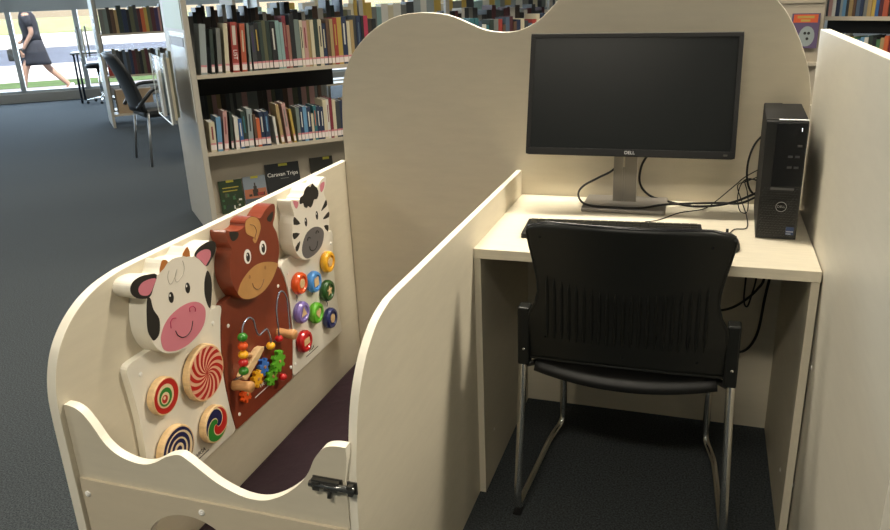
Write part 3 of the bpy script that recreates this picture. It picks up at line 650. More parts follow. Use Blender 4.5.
gear((-.1527, .3646), .025, 7, .024, .036, Y_); gear((-.1107, .379), .0255, 7, .020, .032, B_); gear((-.046, .366), .033, 8, .028, .040, LG_); gear((-.075, .332), .028, 8, .020, .031, LG_)
gear((-.205, .346), .024, 7, .020, .032, O_)
bead((-.0395, .3129), .040, .012, R_, t, 'gear_knob')
TXM = frame_matrix((WX+BD, -.105, .325), (0, 1, 0), (0, 0, 1))
text('toy_lettering', 'VIGA', .020, WHT, TXM, t)
obj('small_print', bx(WX+BD, WX+BD+.0004, -.155, -.06, .304, .307), WHT, t)
# ---- zebra
zb = [(.055, .6155), (.068, .6245), (.10, .627), (.25, .627), (.36, .627), (.378, .622), (.3835, .608), (.378, .575), (.372, .52), (.370, .46), (.372, .40), (.378, .34), (.385, .29), (.384, .272), (.370, .2635), (.20, .262), (.075, .262), (.056, .265), (.050, .275), (.0535, .295), (.0635, .33), (.0735, .375), (.079, .42), (.080, .475), (.0785, .522), (.070, .567), (.0545, .603)]
t = thing('zebra_activity_board', 'white wooden activity board shaped as a striped zebra with eight coloured round knobs', 'wall toy', (WX, .2, .262))
wp('body_board', zb, .0003, BD, WHITEP, t, 2, bevel=.002)
hd = wp('head', SH['zebra_head'], .0003, HD, [FACEP, WHITEP], t, 3, smi=1)
wp('ear_inside', SH['z_earL'], HD, e1_, PINK, hd, 2); wp('ear_inside', SH['z_earR'], HD, e1_, PINK, hd, 2)
wp('mane', SH['z_mane'], HD, e1_, BLK, hd, 3); wp('muzzle', SH['z_muz'], HD, e1_, GREYM, hd, 3)
for k in range(6): wp('stripe', SH['z_st%d' % k], HD, e1_, BLK, hd, 2)
for c in ((.1725, .7137), (.2418, .7144)):
    wp('eye', ell(c, .0072, .0135), HD, e1_, BLK, hd, 0); wp('eye_glint', ell((c[0]-.003, c[1]+.006), .002, .003, 10), e1_, e2_, WHT, hd, 0)
wline('smile', SH['z_smile'], e2_, .0011, BLK, hd)
wline('nostril', [(.170, .656), (.173, .664), (.182, .665), (.187, .659)], e2_, .001, BLK, hd); wline('nostril', [(.224, .662), (.228, .669), (.237, .668), (.241, .660)], e2_, .001, BLK, hd)
for y, z in ((.0853, .5821), (.3634, .5841), (.0688, .2964)): screw(t, y, z)
shp = {'pentagon': [(math.sin(2*math.pi*k/5), math.cos(2*math.pi*k/5)) for k in range(5)], 'square': [(-.8, -.8), (-.8, .8), (.8, .8), (.8, -.8)],
       'star': [((1 if k % 2 == 0 else .45)*math.sin(math.pi*k/5), (1 if k % 2 == 0 else .45)*math.cos(math.pi*k/5)) for k in range(10)],
       'triangle': [(0, 1), (.9, -.6), (-.9, -.6)], 'heart': [(0, -.95), (-.9, .1), (-.8, .7), (-.35, .8), (0, .4), (.35, .8), (.8, .7), (.9, .1)],
       'round': ell((0, 0), .85, .85, 16), 'oblong': [(-.95, -.55), (-.95, .55), (.95, .55), (.95, -.55)]}
for c, r, m, s_, nm in (((.3085, .5415), .0345, Y_, 'pentagon', 'yellow'), ((.124, .538), .0335, O_, 'round', 'orange'), ((.2095, .511), .0335, SB_, 'square', 'sky blue'), ((.288, .4515), .0345, DG_, 'star', 'dark green'), ((.1175, .4475), .0335, LI_, 'triangle', 'lilac'), ((.2035, .4095), .0335, LG_, 'heart', 'lime green'), ((.2905, .355), .034, N_, 'round', 'navy'), ((.115, .353), .0345, R_, 'oblong', 'red')):
    bm = bmesh.new(); lathe(bm, [(r*.86, BD), (r, BD+.006), (r, .034), (r*.90, .041), (r*.66, .042), (r*.60, .0375)], lambda a, b, d: fw_(c[0]+a, c[1]+b, d), 36)
    kn = obj('shape_knob', bm, m, t, smooth=False, label=nm+' knob')
    wp('shape_inlay', [(c[0]+x*r*.50, c[1]+y*r*.50) for x, y in shp[s_]], .0377, .0405, WOOD, kn, 0, bevel=.0005)
for (a, b) in (((.107, .508), (.105, .487)), ((.195, .482), (.200, .470)), ((.285, .415), (.287, .395))):
    wline('cord', [a, ((a[0]+b[0])/2+.006, (a[1]+b[1])/2), b], .024, .0012, BLK, t)
TXM = frame_matrix((WX+BD, .172, .300), (0, 1, 0), (0, 0, 1))
text('toy_lettering', 'VIGA', .016, BLK, TXM, t)
obj('small_print', bx(WX+BD, WX+BD+.0004, .135, .215, .287, .2895), BLK, t)

# ================================================================== BOOKS AND BOOKCASES
PAL = {'pale grey': '8f9a98', 'grey green': '6f7d76', 'grey': '70726c', 'cream': 'c9bd9c', 'red': '9c2f26', 'orange red': 'b04a2c', 'dark grey': '34383a', 'black': '17191b',
       'dark green': '26352e', 'olive': '55563a', 'pale teal': '7fa09c', 'crimson': '7f2530', 'salmon': 'a06a58', 'pink': 'b98a82', 'tan': 'a58a58', 'navy': '1c2a48', 'brown': '5a3f2c',
       'yellow': 'b8983c', 'magenta red': 'b02a45', 'dark brown': '332a22', 'light blue': '5d8fb4', 'blue': '2a5590', 'white': 'cfccc0', 'orange': 'c9592a', 'teal': '2c6a72', 'maroon': '4c1c22', 'purple': '3a2a55', 'green': '3a6a40', 'slate blue': '46586c'}
def dull(hx, k=.16):
    c = [int(hx[i:i+2], 16) for i in (0, 2, 4)]; g = sum(c)/3*.6+45
    return '%02x%02x%02x' % tuple(int(v*(1-k)+g*k) for v in c)
BM_ = {k: cm('cover_'+k.replace(' ', '_'), dull(v), .5) for k, v in PAL.items()}
class Row: pass
def book(Mw, w, h, d, col, label, group, detail=0, accent=None):
    """Mw puts the lower left front corner; local x along the shelf, y into the shelf, z up"""
    bm = bmesh.new(); c = .0022
    if detail < 0:
        box(bm, 0, w, 0, d, 0, h-.001, 0, M=Mw); bm.faces.ensure_lookup_table(); bm.faces[1].material_index = 1
        o = obj('book', bm, [BM_[col], PAPER])
    else:
        box(bm, 0, w, 0, c, 0, h, M=Mw); box(bm, 0, c, c, d, 0, h, M=Mw); box(bm, w-c, w, c, d, 0, h, M=Mw)
        if detail == 0: box(bm, c, w-c, c, d-.003, .002, h-.004, 1, M=Mw)
        o = obj('book', bm, [BM_[col], PAPER])
        if detail > 0: obj('pages', box(bmesh.new(), c, w-c, c, d-.003, .002, h-.004, M=Mw), PAPER, o)
    tag(o, label, 'book', group)
    if detail > 0:
        obj('spine_label', box(box(bmesh.new(), .001, w-.001, -.0006, 0, .012, .042, 0, M=Mw), .001, w-.001, -.0006, 0, .042, .052, 1, M=Mw), [STICKER, STICKP], o)
        if accent == 'LIST':
            text('spine_title', 'LIST', w*.85, WHT, Mw @ frame_matrix((w/2, -.0008, h*.36), (0, 0, -1), (1, 0, 0)), o)
            obj('spine_strip', box(bmesh.new(), w*.25, w*.75, -.0006, 0, h*.55, h*.93, M=Mw), mat('title_print', (.55, .50, .42), .5), o)
        elif accent:
            m = BM_[accent]
            obj('spine_strip', box(bmesh.new(), w*.34, w*.62, -.0006, 0, h*.42, h*.86, M=Mw), m, o)
    return o
ORD = ['first', 'second', 'third', 'fourth', 'fifth', 'sixth', 'seventh', 'eighth', 'ninth', 'tenth', 'eleventh', 'twelfth', 'thirteenth', 'fourteenth', 'fifteenth', 'sixteenth', 'seventeenth', 'eighteenth', 'nineteenth', 'twentieth', 'twenty-first', 'twenty-second', 'twenty-third', 'twenty-fourth', 'twenty-fifth', 'twenty-sixth', 'twenty-seventh', 'twenty-eighth', 'twenty-ninth', 'thirtieth', 'thirty-first', 'thirty-second', 'thirty-third', 'thirty-fourth', 'thirty-fifth', 'thirty-sixth', 'thirty-seventh', 'thirty-eighth', 'thirty-ninth', 'fortieth']
def book_row(F, t0, off, z, seq, where, group, detail=1, depth=.15, tmax=99, share=None):
    t = t0; n = 0
    for it in seq:
        col, w, h = it[0], it[1], it[2]; lean = it[3] if len(it) > 3 else 0; acc = it[4] if len(it) > 4 else None
        sh = math.sin(R(abs(lean)))*h
        if t+w+sh > tmax: break
        if col is None: t += w; continue
        x0 = t+(0 if lean >= 0 else 0)
        Mw = F @ Matrix.Translation((x0+(sh if lean < 0 else 0), off+random.uniform(0, .008), z+.0008+(math.sin(R(abs(lean)))*w if lean > 0 else 0)*1.0)) @ (Matrix.Rotation(R(lean), 4, 'Y'))
        if lean < 0: Mw = F @ Matrix.Translation((x0, off, z+.0008)) @ Matrix.Translation((sh, 0, math.sin(R(-lean))*0)) @ Matrix.Rotation(R(lean), 4, 'Y')
        lab = share or ('%s book, %s from the left on %s' % (col, ORD[min(n, 39)], where))
        book(Mw, w, h, depth-random.uniform(0, .02), col, lab, group, detail, acc)
        t += w*math.cos(R(lean))+sh+.0012; n += 1
    return t
def rnd_seq(n, cols, wr=(.018, .034), hr_=(.19, .24), seed=1):
    rr = random.Random(seed); return [(rr.choice(cols), rr.uniform(*wr), rr.uniform(*hr_)) for _ in range(n)]
def SF(o, ang):
    a = R(ang); return frame_matrix(o, (math.cos(a), math.sin(a), 0), (0, 0, 1)) @ Matrix(((1, 0, 0, 0), (0, 0, 1, 0), (0, -1, 0, 0), (0, 0, 0, 1))) if 0 else Matrix.Translation(o) @ Matrix.Rotation(a, 4, 'Z')
def bookcase(name, label, F, length, shelves, depth=.68, height=1.48, left_end=True, right_end=True, top=True, base=True, bays=2, group=None, kick=.10, end_t=.03, mid=None):
    loc = F.translation
    t = thing(name, label, 'bookcase', tuple(loc), F.to_euler().z, group)
    b = lambda *a: box(bmesh.new(), *a)
    if left_end: obj('end_panel', b(-end_t, 0, 0, depth, .002, height), PANEL, t, local=True, bevel=.003)
    if right_end: obj('end_panel', b(length, length+end_t, 0, depth, .002, height), PANEL, t, local=True, bevel=.003)
    if top: obj('top_board', b(.001, length-.001, .005, depth-.005, height-.03, height-.001), PANEL, t, local=True)
    if base: obj('base', b(.001, length-.001, .03, depth-.03, .002, kick), PANEL, t, local=True)
    for z in shelves:
        bm = bmesh.new(); dp = depth*.40
        box(bm, .002, length-.002, .012, dp, z-.016, z); box(bm, .002, length-.002, .008, .0119, z-.018, z+.004)
        obj('shelf', bm, SHELF, t, local=True)
        bm = bmesh.new(); box(bm, .002, length-.002, depth-dp, depth-.012, z-.016, z); box(bm, .002, length-.002, depth-.0119, depth-.008, z-.018, z+.004)
        obj('shelf', bm, SHELF, t, local=True)
    for k in range(0, bays+1):
        x = .02+(length-.04)*k/bays
        obj('upright', b(x-.014, x+.014, depth/2-.015, depth/2+.015, (mid or kick)+.001, height-.031), mat('upright_metal', (.30, .29, .26), .5, .3), t, local=True)
    return t
# ---- nearest bookcase
F1 = SF((-2.137, 1.908, 0), 45)
t = bookcase('bookcase', 'nearest pale double-sided bookcase with books on two shelves and magazines facing out below', F1, 1.16, [.522, .953], depth=.84, height=1.5, bays=1, right_end=False)
obj('dark_gap_filler', box(bmesh.new(), .04, .92, .425, .433, .80, .934, M=None), BLACKM, t, local=True)  # black board added behind the dark gap above the lower books
obj('display_back', box(bmesh.new(), .003, 1.155, .20, .212, .101, .4905), SHELF, t, local=True)
obj('display_ledge', box(bmesh.new(), .003, 1.155, .010, .1995, .101, .115), SHELF, t, local=True)
U1 = [('pale grey', .034, .27, 5), ('dark green', .018, .24, 4), ('grey', .022, .245, 4), ('cream', .022, .268, 4), ('red', .036, .272, 3, 'LIST'), ('orange red', .028, .262, 3, 'cream'), ('grey green', .014, .262, 2), ('dark grey', .024, .25, 0, 'purple'), ('black', .024, .262, 0, 'yellow'), ('dark green', .020, .265, 0), ('olive', .020, .272), ('dark green', .022, .268), ('black', .030, .264, 0, 'white'), ('pale teal', .022, .268), ('pale teal', .018, .258), ('crimson', .020, .292, 0, 'salmon'), ('salmon', .018, .24), ('black', .026, .30), ('grey green', .030, .268), ('cream', .016, .262, 0, 'black'), ('pink', .024, .258, 0, 'crimson'), ('tan', .018, .262), ('cream', .020, .262), ('dark green', .026, .265), ('cream', .022, .262, 0, 'dark brown'), ('navy', .024, .24, 0, 'cream'), ('brown', .020, .26), ('tan', .020, .262), ('red', .024, .268, 0, 'yellow'), ('yellow', .028, .268), ('navy', .030, .27, 0, 'white'), ('cream', .020, .245), ('tan', .020, .25), ('dark grey', .018, .27), ('navy', .028, .272, 0, 'slate blue'), ('black', .016, .27), ('magenta red', .026, .27), ('dark brown', .026, .25), ('black', .024, .25)]
book_row(F1, .030, .022, .953, U1, 'the upper shelf, nearest bookcase', 'books on the upper shelf of the nearest bookcase', tmax=1.15, depth=.17)
L1 = [('cream', .032, .170, 2, 'crimson'), ('light blue', .026, .195, 3), ('pink', .022, .225, 4, 'crimson'), ('dark green', .014, .215, 3), ('white', .022, .185, 2), ('blue', .020, .175, 0, 'white'), ('dark green', .026, .215, 0, 'teal'), ('pale grey', .028, .225, 2, 'dark grey'), ('brown', .016, .19), ('orange', .020, .165), ('navy', .026, .20, 0, 'white'), ('navy', .026, .20, 0, 'light blue'), (None, .022, 0), ('white', .014, .165, -3), ('tan', .018, .235, -4), ('pink', .022, .238, -4, 'grey'), ('yellow', .014, .20, -5), (None, .012, 0), ('grey green', .020, .205), ('navy', .020, .205, 0, 'white'), ('light blue', .022, .205), ('navy', .024, .20, 0, 'white'), ('cream', .014, .16), ('teal', .018, .205, 0, 'orange'), ('navy', .020, .20, 0, 'white'), ('navy', .020, .195, 0, 'white'), ('cream', .020, .235), ('white', .016, .235, 0, 'crimson'), ('crimson', .018, .24), ('cream', .02, .23), ('dark grey', .026, .22), ('navy', .024, .22), ('red', .02, .21), ('tan', .022, .22), ('black', .022, .21)]
book_row(F1, .026, .022, .522, L1, 'the lower shelf, nearest bookcase', 'books on the lower shelf of the nearest bookcase', tmax=1.15, depth=.16)
book_row(F1, .05, .54, .522, rnd_seq(36, ['brown', 'dark brown', 'olive', 'tan', 'dark grey', 'pink', 'grey'], (.018, .036), (.27, .31), 3), '', 'books in the back row of the lower shelf', detail=0, tmax=.92, depth=.17, share='book with pale page tops, back row of the lower shelf, nearest bookcase')
book_row(F1, .04, .54, .953, rnd_seq(42, ['dark green', 'black', 'dark grey', 'olive', 'dark brown', 'brown', 'grey', 'white', 'navy'], (.016, .036), (.28, .37), 4), '', 'books in the back row of the upper shelf', detail=0, tmax=1.15, depth=.17, share='dark spined book in the back row of the upper shelf of the nearest bookcase')
# magazines facing out
def magazine(t0, z1, w, h, m, label, deco):
    Mw = F1 @ Matrix.Translation((t0, .155, .118)) @ Matrix.Rotation(R(-7), 4, 'X')
    o = obj('magazine', box(bmesh.new(), 0, w, 0, .006, 0, h, M=Mw), m, bevel=.0005); tag(o, label, 'magazine', 'magazines facing out under the lower shelf')
    f = lambda name, m_, x0, x1, z0, z1, k=1: obj(name, box(bmesh.new(), x0*w, x1*w, -.0006*k, -.0006*(k-1), z0*h, z1*h, M=Mw), m_, o)
    deco(f, Mw, w, h, o)
YL = cm('tag_yellow', 'b0a838', .5)
def d1(f, Mw, w, h, o):
    f('sticker_tag', YL, .34, .66, .93, 1.0)
    f('title_line', cm('title_olive', 'a89a3c', .5), .15, .85, .76, .79); f('title_line', cm('title_olive', 'a89a3c', .5), .15, .78, .66, .69)
    rr = random.Random(5)
    for k in range(16):
        x, z = rr.uniform(.08, .82), rr.uniform(.05, .52); f('cover_picture_patch', [BM_['green'], BM_['olive'], BM_['white'], BM_['dark green']][k % 4], x, x+rr.uniform(.06, .14), z, z+rr.uniform(.04, .12))
magazine(.060, 0, .14, .20, cm('cover_forest', '2a3a24', .35), 'green magazine with a leafy photo, leftmost of the magazines facing out', d1)
def d2(f, Mw, w, h, o):
    f('sticker_tag', YL, .36, .68, .93, 1.0)
    f('sunset_band', cm('sunset', 'a8684c', .4), .02, .98, .34, .62); f('water_band', cm('water', '4a545c', .4), .02, .98, .03, .335)
    bm = bmesh.new()
    for x0, x1, z0, z1 in ((.38, .62, .40, .60), (.43, .57, .60, .70), (.47, .53, .70, .80), (.2, .34, .40, .47), (.66, .9, .40, .50)): box(bm, x0*w, x1*w, -.0012, -.0006, z0*h, z1*h, M=Mw)
    obj('temple_silhouette', bm, BM_['dark brown'], o)
    f('red_boat', BM_['red'], .58, .86, .42, .5, 3)
magazine(.207, 0, .14, .205, cm('cover_sky', '7f8890', .35), 'magazine with a spired temple at sunset, beside the green magazine', d2)
def d3(f, Mw, w, h, o):
    f('sticker_tag', YL, .40, .66, .93, .99)
    text('cover_title', 'Caravan Trips', .034, WHT, Mw @ Matrix.Translation((w*.5, -.0005, h*.74)) @ Matrix.Rotation(R(90), 4, 'X'), o)
    f('subtitle_line', BM_['grey'], .42, .66, .63, .645)
magazine(.352, 0, .215, .262, cm('cover_black', '17191c', .3), 'black magazine titled Caravan Trips facing out under the books', d3)
def d4(f, Mw, w, h, o): f('sticker_tag', YL, .58, .86, .93, .99)
magazine(.640, 0, .15, .268, cm('cover_dim', '33312a', .35), 'dark magazine with yellow tag, rightmost of the magazines facing out', d4)
# acrylic leaflet holder on the end panel
def holder(F, y0, y1, z0, z1, label, ext=.07, leaf=4):
    t = thing('leaflet_holder', label, 'leaflet holder', tuple(F @ Vector((-.031, (y0+y1)/2, z0))), F.to_euler().z)
    L = lambda *a: box(bmesh.new(), *a, M=F)
    x = -.0305
    bm = bmesh.new(); box(bm, x-.003, x, y0, y1, z0, z1+.08, M=F); box(bm, x-ext, x-ext+.003, y0, y1, z0, z1-.04, M=F)
    box(bm, x-ext+.0031, x-.0031, y0, y0+.003, z0, z1-.04, M=F); box(bm, x-ext+.0031, x-.0031, y1-.003, y1, z0, z1-.04, M=F); box(bm, x-ext+.0031, x-.0031, y0+.0031, y1-.0031, z0, z0+.003, M=F)
    pk = obj('acrylic_pocket', bm, GLASS, t)
    rm = [(x-ext, y1, z1-.04), (x-ext, y1, z0), (x-ext, y0, z0), (x-ext, y0, z1-.04)]
    obj('pocket_rim', tb([F @ Vector(p) for p in rm], .0035, 6), mat('acrylic_edge', (.75, .78, .76), .3), pk); obj('pocket_rim', tb([F @ Vector(p) for p in ((x-ext, y1, z0), (x, y1, z0), (x, y1, z1+.08), (x, y0, z1+.08), (x, y0, z0))], .0035, 6), mat('acrylic_edge', (.75, .78, .76), .3), pk)
    cols = ['grey', 'cream', 'olive', 'white', 'grey green']; n = leaf
    for k in range(n):
        a = y0+.006+(y1-y0-.012)*k/n; b_ = y0+.006+(y1-y0-.012)*(k+1)/n-.004
        o = obj('leaflet', box(bmesh.new(), x-ext+.006+ext*.22*(k % 3), x-ext+.020+ext*.22*(k % 3), a, b_, z0+.005, z1-.02-.03*(k % 2), M=F), BM_[cols[k % 5]], None)
        tag(o, '%s leaflet, %s from the right in the clear holder on the %s bookcase' % (cols[k % 5], ORD[k], label.split()[-2]), 'leaflet', 'leaflets in the holder on the %s bookcase' % label.split()[-2])
    bm = bx(x-.0045, x-.0032, y0+.04, y1-.04, z1+.005, z1+.055, M=F); obj('header_card', bm, BM_['brown'], t)
    return t
holder(F1, .03, .62, .70, 1.10, 'clear acrylic leaflet holder with tall leaflets on the end panel of the nearest bookcase', .13, 5)
pl = obj('wall_sign', box(bmesh.new(), -.0335, -.0305, .03, .70, 1.20, 1.46, M=F1), mat('pale_green_sign', (.32, .37, .22), .5)); tag(pl, 'plain pale green sheet on the end panel above the leaflet holder', 'sign')
# ---- second bookcase further along the same line
F1b = F1 @ Matrix.Translation((1.72, .02, 0))
t = bookcase('bookcase', 'bookcase seen in the dip of the scalloped panel, left of the monitor top', F1b, 1.7, [.522, .93], depth=.7, height=1.5, bays=2, left_end=False)
book_row(F1b, .02, .022, .93, rnd_seq(60, ['navy', 'dark grey', 'black', 'slate blue', 'cream', 'maroon', 'grey', 'teal', 'brown', 'red', 'white', 'dark green'], (.020, .036), (.19, .25), 11), 'the shelf seen in the panel dip', 'books on the shelf in the dip of the scalloped panel', detail=0, tmax=1.20)
book_row(F1b, .02, .46, .93, rnd_seq(60, ['dark grey', 'white', 'dark brown', 'black', 'maroon', 'grey'], (.022, .04), (.24, .31), 12), '', 'books in the back row beyond the panel dip', detail=0, tmax=1.20, share='large book in the back row of the bookcase seen in the panel dip')
# ---- far left bookcase
F2 = SF((-5.949, 5.473, 0), 45)
t = bookcase('bookcase', 'far bookcase by the windows with a pale green-lit end panel', F2, 1.8, [.15, .585, 1.045], depth=.74, height=1.6, bays=2, base=False, kick=.13)
U2 = [('grey', .040, .13+.05), ('grey green', .040, .18), ('dark brown', .034, .19), ('brown', .040, .175), ('tan', .030, .17), ('dark green', .05, .20), ('navy', .050, .175), ('black', .030, .17), ('olive', .045, .19), ('dark grey', .036, .20), ('maroon', .034, .175), ('orange', .04, .175), ('yellow', .034, .18), ('olive', .034, .19), ('maroon', .045, .18), ('purple', .04, .175), ('pink', .02, .18), ('black', .035, .20), ('navy', .04, .18), ('brown', .04, .19), ('tan', .04, .18)]
book_row(F2, .03, .022, 1.045, [(c, w*.98, h*1.5) for c, w, h in U2], 'the top far window shelf', 'books on the top shelf of the far window bookcase', detail=-1, tmax=.95)
M2 = [('red', .036, .19), ('orange red', .034, .18), ('grey', .036, .22), ('dark grey', .034, .21), ('black', .036, .20), ('slate blue', .034, .21), ('dark grey', .036, .19), ('navy', .034, .21), ('maroon', .036, .2), ('dark brown', .034, .21), ('black', .036, .19), ('olive', .034, .2), ('maroon', .036, .21), ('dark grey', .034, .2), ('black', .036, .21), ('navy', .036, .2), ('grey', .03, .2), ('black', .036, .21), ('dark brown', .034, .2), ('tan', .034, .2)]
book_row(F2, .03, .022, .585, [(c, w*.95, h*1.35) for c, w, h in M2], 'the lower far window shelf', 'books on the lower shelf of the far window bookcase', detail=-1, tmax=.95)
bm = box(bmesh.new(), .06, .46, .08, .32, .151, .42, M=F2); o = obj('cardboard_box', bm, mat('cardboard', (.34, .25, .16), .8, noise=(8, .15)), bevel=.004); tag(o, 'brown cardboard box at the bottom of the far window bookcase', 'box')
holder(F2, .06, .40, .80, 1.16, 'clear acrylic leaflet holder on the end panel of the farther bookcase', .20, 4)
# ---- bookcase rows beyond
F3 = F1 @ Matrix.Translation((.9, 3.0, 0))
t = bookcase('bookcase', 'bookcase beyond the nearest one, seen only above its top row of books', F3, 4.5, [.522, .953], depth=.6, height=1.6, bays=5)
book_row(F3, .02, .022, .953, rnd_seq(60, ['pale grey', 'cream', 'dark grey', 'white', 'grey', 'white', 'yellow', 'pale teal'], (.05, .09), (.27, .38), 21), '', 'books on the bookcase beyond the nearest one', detail=-1, tmax=4.45, share='book on the bookcase seen above the books of the nearest bookcase')
# ---- right hand bookcase
F4 = SF((1.115, 3.31, 0), -38)
t = bookcase('bookcase', 'bookcase seen above the tall divider at the top right corner', F4, 1.5, [.80, 1.118], depth=.6, height=1.6, bays=2, left_end=False)
U4 = [('dark grey', .022, .24), ('pink', .030, .24), ('white', .022, .235), ('navy', .026, .24), ('pale grey', .018, .24), ('light blue', .024, .235), ('dark grey', .02, .24), ('tan', .026, .22), ('brown', .018, .24), ('slate blue', .028, .23), ('navy', .022, .24), ('grey', .026, .235), ('tan', .026, .24), ('yellow', .024, .24), ('blue', .022, .235), ('maroon', .026, .24), ('orange red', .032, .24), ('dark brown', .024, .24), ('white', .024, .24), ('navy', .026, .235), ('black', .022, .24), ('cream', .02, .24), ('red', .02, .23), ('green', .02, .23), ('tan', .02, .23)]
book_row(F4, .012, .022, 1.118, [(c, w*.82, h) for c, w, h in U4], 'the upper shelf above the divider', 'books on the upper shelf above the tall divider', detail=0, tmax=.75)
L4 = [('dark grey', .02, .22), ('black', .03, .22), ('grey', .03, .2), ('black', .03, .21), ('dark grey', .03, .2), ('orange red', .02, .2), ('yellow', .02, .21), ('green', .02, .21), ('blue', .02, .2), ('light blue', .022, .21), ('white', .02, .21), ('dark green', .024, .22), ('black', .02, .21), ('green', .02, .2), ('tan', .02, .21), ('orange', .022, .22), ('crimson', .028, .21), ('white', .008, .22), ('maroon', .026, .22), ('purple', .02, .21), ('navy', .02, .2), ('red', .02, .22), ('cream', .02, .21)]
obj('dark_gap_filler', box(bmesh.new(), .008, 1.1, .075, .083, 1.028, 1.098), BLACKM, t, local=True)  # black board added in the gap so window light doesn't show through
book_row(F4, .012, .022, .80, L4, 'the lower shelf above the divider', 'books on the lower shelf above the tall divider', detail=0, tmax=.75)
# display stand left of it with a picture magazine
FD = SF((.80, 3.30, 0), -20)
t = thing('display_stand', 'pale slatted display stand between the scalloped panel and the right bookcase', 'display stand', tuple(FD.translation), R(-20))
bm = bmesh.new(); box(bm, -.1, .34, .02, .05, .01, 1.45)
obj('slat_board', bm, SHELF, t, local=True, bevel=.002)
for z in (.62, .86, 1.20, 1.26, 1.36): obj('slat_rail', box(bmesh.new(), -.1, .34, -.03 if z < 1 else .008, .0199, z, z+.018), SHELF, t, local=True)
for x in (-.1, .31): obj('stand_foot', box(bmesh.new(), x, x+.03, -.20, .05, .002, .0095), SHELF, t, local=True)
MD = FD @ Matrix.Translation((.175, -.012, .955)) @ Matrix.Rotation(R(-4), 4, 'X')
o = obj('picture_magazine', box(bmesh.new(), 0, .15, 0, .006, 0, .19, M=MD), cm('cover_violet', '5a4a68', .4)); tag(o, 'purple picture magazine with an orange heading and pale oval, beside the right bookcase', 'magazine')
obj('heading_band', box(bmesh.new(), .010, .14, -.0006, 0, .14, .184, M=MD), cm('heading_orange', 'c8562c', .4), o)
obj('heading_letters', box(box(bmesh.new(), .03, .12, -.0012, -.0006, .163, .176, M=MD), .05, .10, -.0012, -.0006, .145, .157, M=MD), BM_['yellow'], o)
bm = bmesh.new(); prism(bm, ell((.09, .065), .042, .055, 24), lambda a, b, d: MD @ Vector((a, d, b)), -.0006, 0); obj('pale_oval', bm, BM_['pale grey'], o)
bm = bmesh.new()
for x, z in ((.08, .082), (.10, .082), (.095, .052)): prism(bm, ell((x, z), .008, .008, 14), lambda a, b, d: MD @ Vector((a, d, b)), -.0012, -.0006)
obj('dark_dots', bm, BLK, o)

# ================================================================== ARM CHAIR BEYOND
def arm_chair(name, label, M, group=None):
    t = thing(name, label, 'chair', tuple(M.translation), M.to_euler().z, group)
    GC = mat('chair_charcoal', (.018, .020, .022), .45)
    # local frame: y forward, x right, rear legs at y=0, x=+-.27
    for sx in (-1, 1):
        obj('leg', tb([(sx*.27, 0, .002), (sx*.235, .05, .46)], .0115, 10), mat('leg_steel', (.42, .42, .42), .3, .85), t, local=True, smooth=True)
        obj('leg', tb([(sx*.26, .50, .002), (sx*.225, .42, .46)], .0115, 10), mat('leg_steel', (.42, .42, .42), .3, .85), t, local=True, smooth=True)
        obj('armrest', tb([(sx*.235, -.03, .50), (sx*.275, .05, .60), (sx*.285, .14, .665), (sx*.285, .36, .665)], [.016]*16, 8, sm=5), GC, t, local=True, smooth=True)
    bm = bmesh.new(); box(bm, -.225, .225, .02, .46, .41, .50); obj('seat', bm, GC, t, local=True, bevel=.03)
    bm = bmesh.new(); g = []
    for j in range(13):
        v = j/12; row = []
        for i in range(17):
            s = -1+2*i/16; hw = .235-.04*max(0, v-.75)/.25*abs(s)
            row.append(bm.verts.new((s*hw, -.02-.06*v-.10*v*v+.05*s*s, .47+.50*v-.02*s*s*v)))
        g.append(row)
    for j in range(12):
        for i in range(16): bm.faces.new((g[j][i], g[j][i+1], g[j+1][i+1], g[j+1][i]))
    obj('backrest', bm, GC, t, local=True, smooth=True, solid=.028)
    return t
yaw = math.atan2(.8, .6)-R(90)
arm_chair('arm_chair', 'dark grey armchair with steel legs standing between the near and far bookcases', Matrix.Translation((-4.235, 3.83, 0)) @ Matrix.Rotation(yaw, 4, 'Z'))
for k, (x, y, l) in enumerate(((-6.55, 8.15, 'dark chair beyond the far window bookcase, left of the two seen through it'), (-5.65, 8.75, 'dark chair beyond the far window bookcase, right of the two seen through it'))):
    arm_chair('arm_chair', l, Matrix.Translation((x, y, 0)) @ Matrix.Rotation(R(30), 4, 'Z'))
# small table and stool by the window
t = thing('side_table', 'small square table with paired steel legs by the window wall', 'table', tuple(wf(1.50, -.42, 0)), R(37))
obj('table_top', bx(-.32, .32, -.25, .25, .70, .725), mat('table_grey', (.20, .20, .20), .4), t, local=True, bevel=.004)
for x, y in ((-.28, -.21), (-.28, .21), (.28, -.21), (.28, .21)): obj('leg', tb([(x, y, .002), (x, y, .70)], .016, 10), mat('leg_dark', (.03, .035, .05), .35, .5), t, local=True, smooth=True)
t = thing('swivel_stool', 'black swivel stool with steel column left of the far bookcase', 'stool', (-7.97, 7.56, 0))
bm = bmesh.new(); lathe(bm, [(.15, .50), (.17, .53), (.165, .565), (.10, .575)], lambda a, b, d: Vector((a, b, d)), 28); obj('seat', bm, BLACKP, t, local=True, smooth=True)
obj('column', tb([(0, 0, .07), (0, 0, .50)], .022, 12), CHROME, t, local=True, smooth=True)
for k in range(5):
    a = 2*math.pi*k/5+.3; l_ = obj('base_arm', tb([(0, 0, .075), (.22*math.cos(a), .22*math.sin(a), .055)], [.016, .011], 8), CHROME, t, local=True, smooth=True)
    bm = bmesh.new(); ball(bm, (.22*math.cos(a), .22*math.sin(a), .024), .022); obj('castor', bm, BLACKP, l_, local=True, smooth=True)

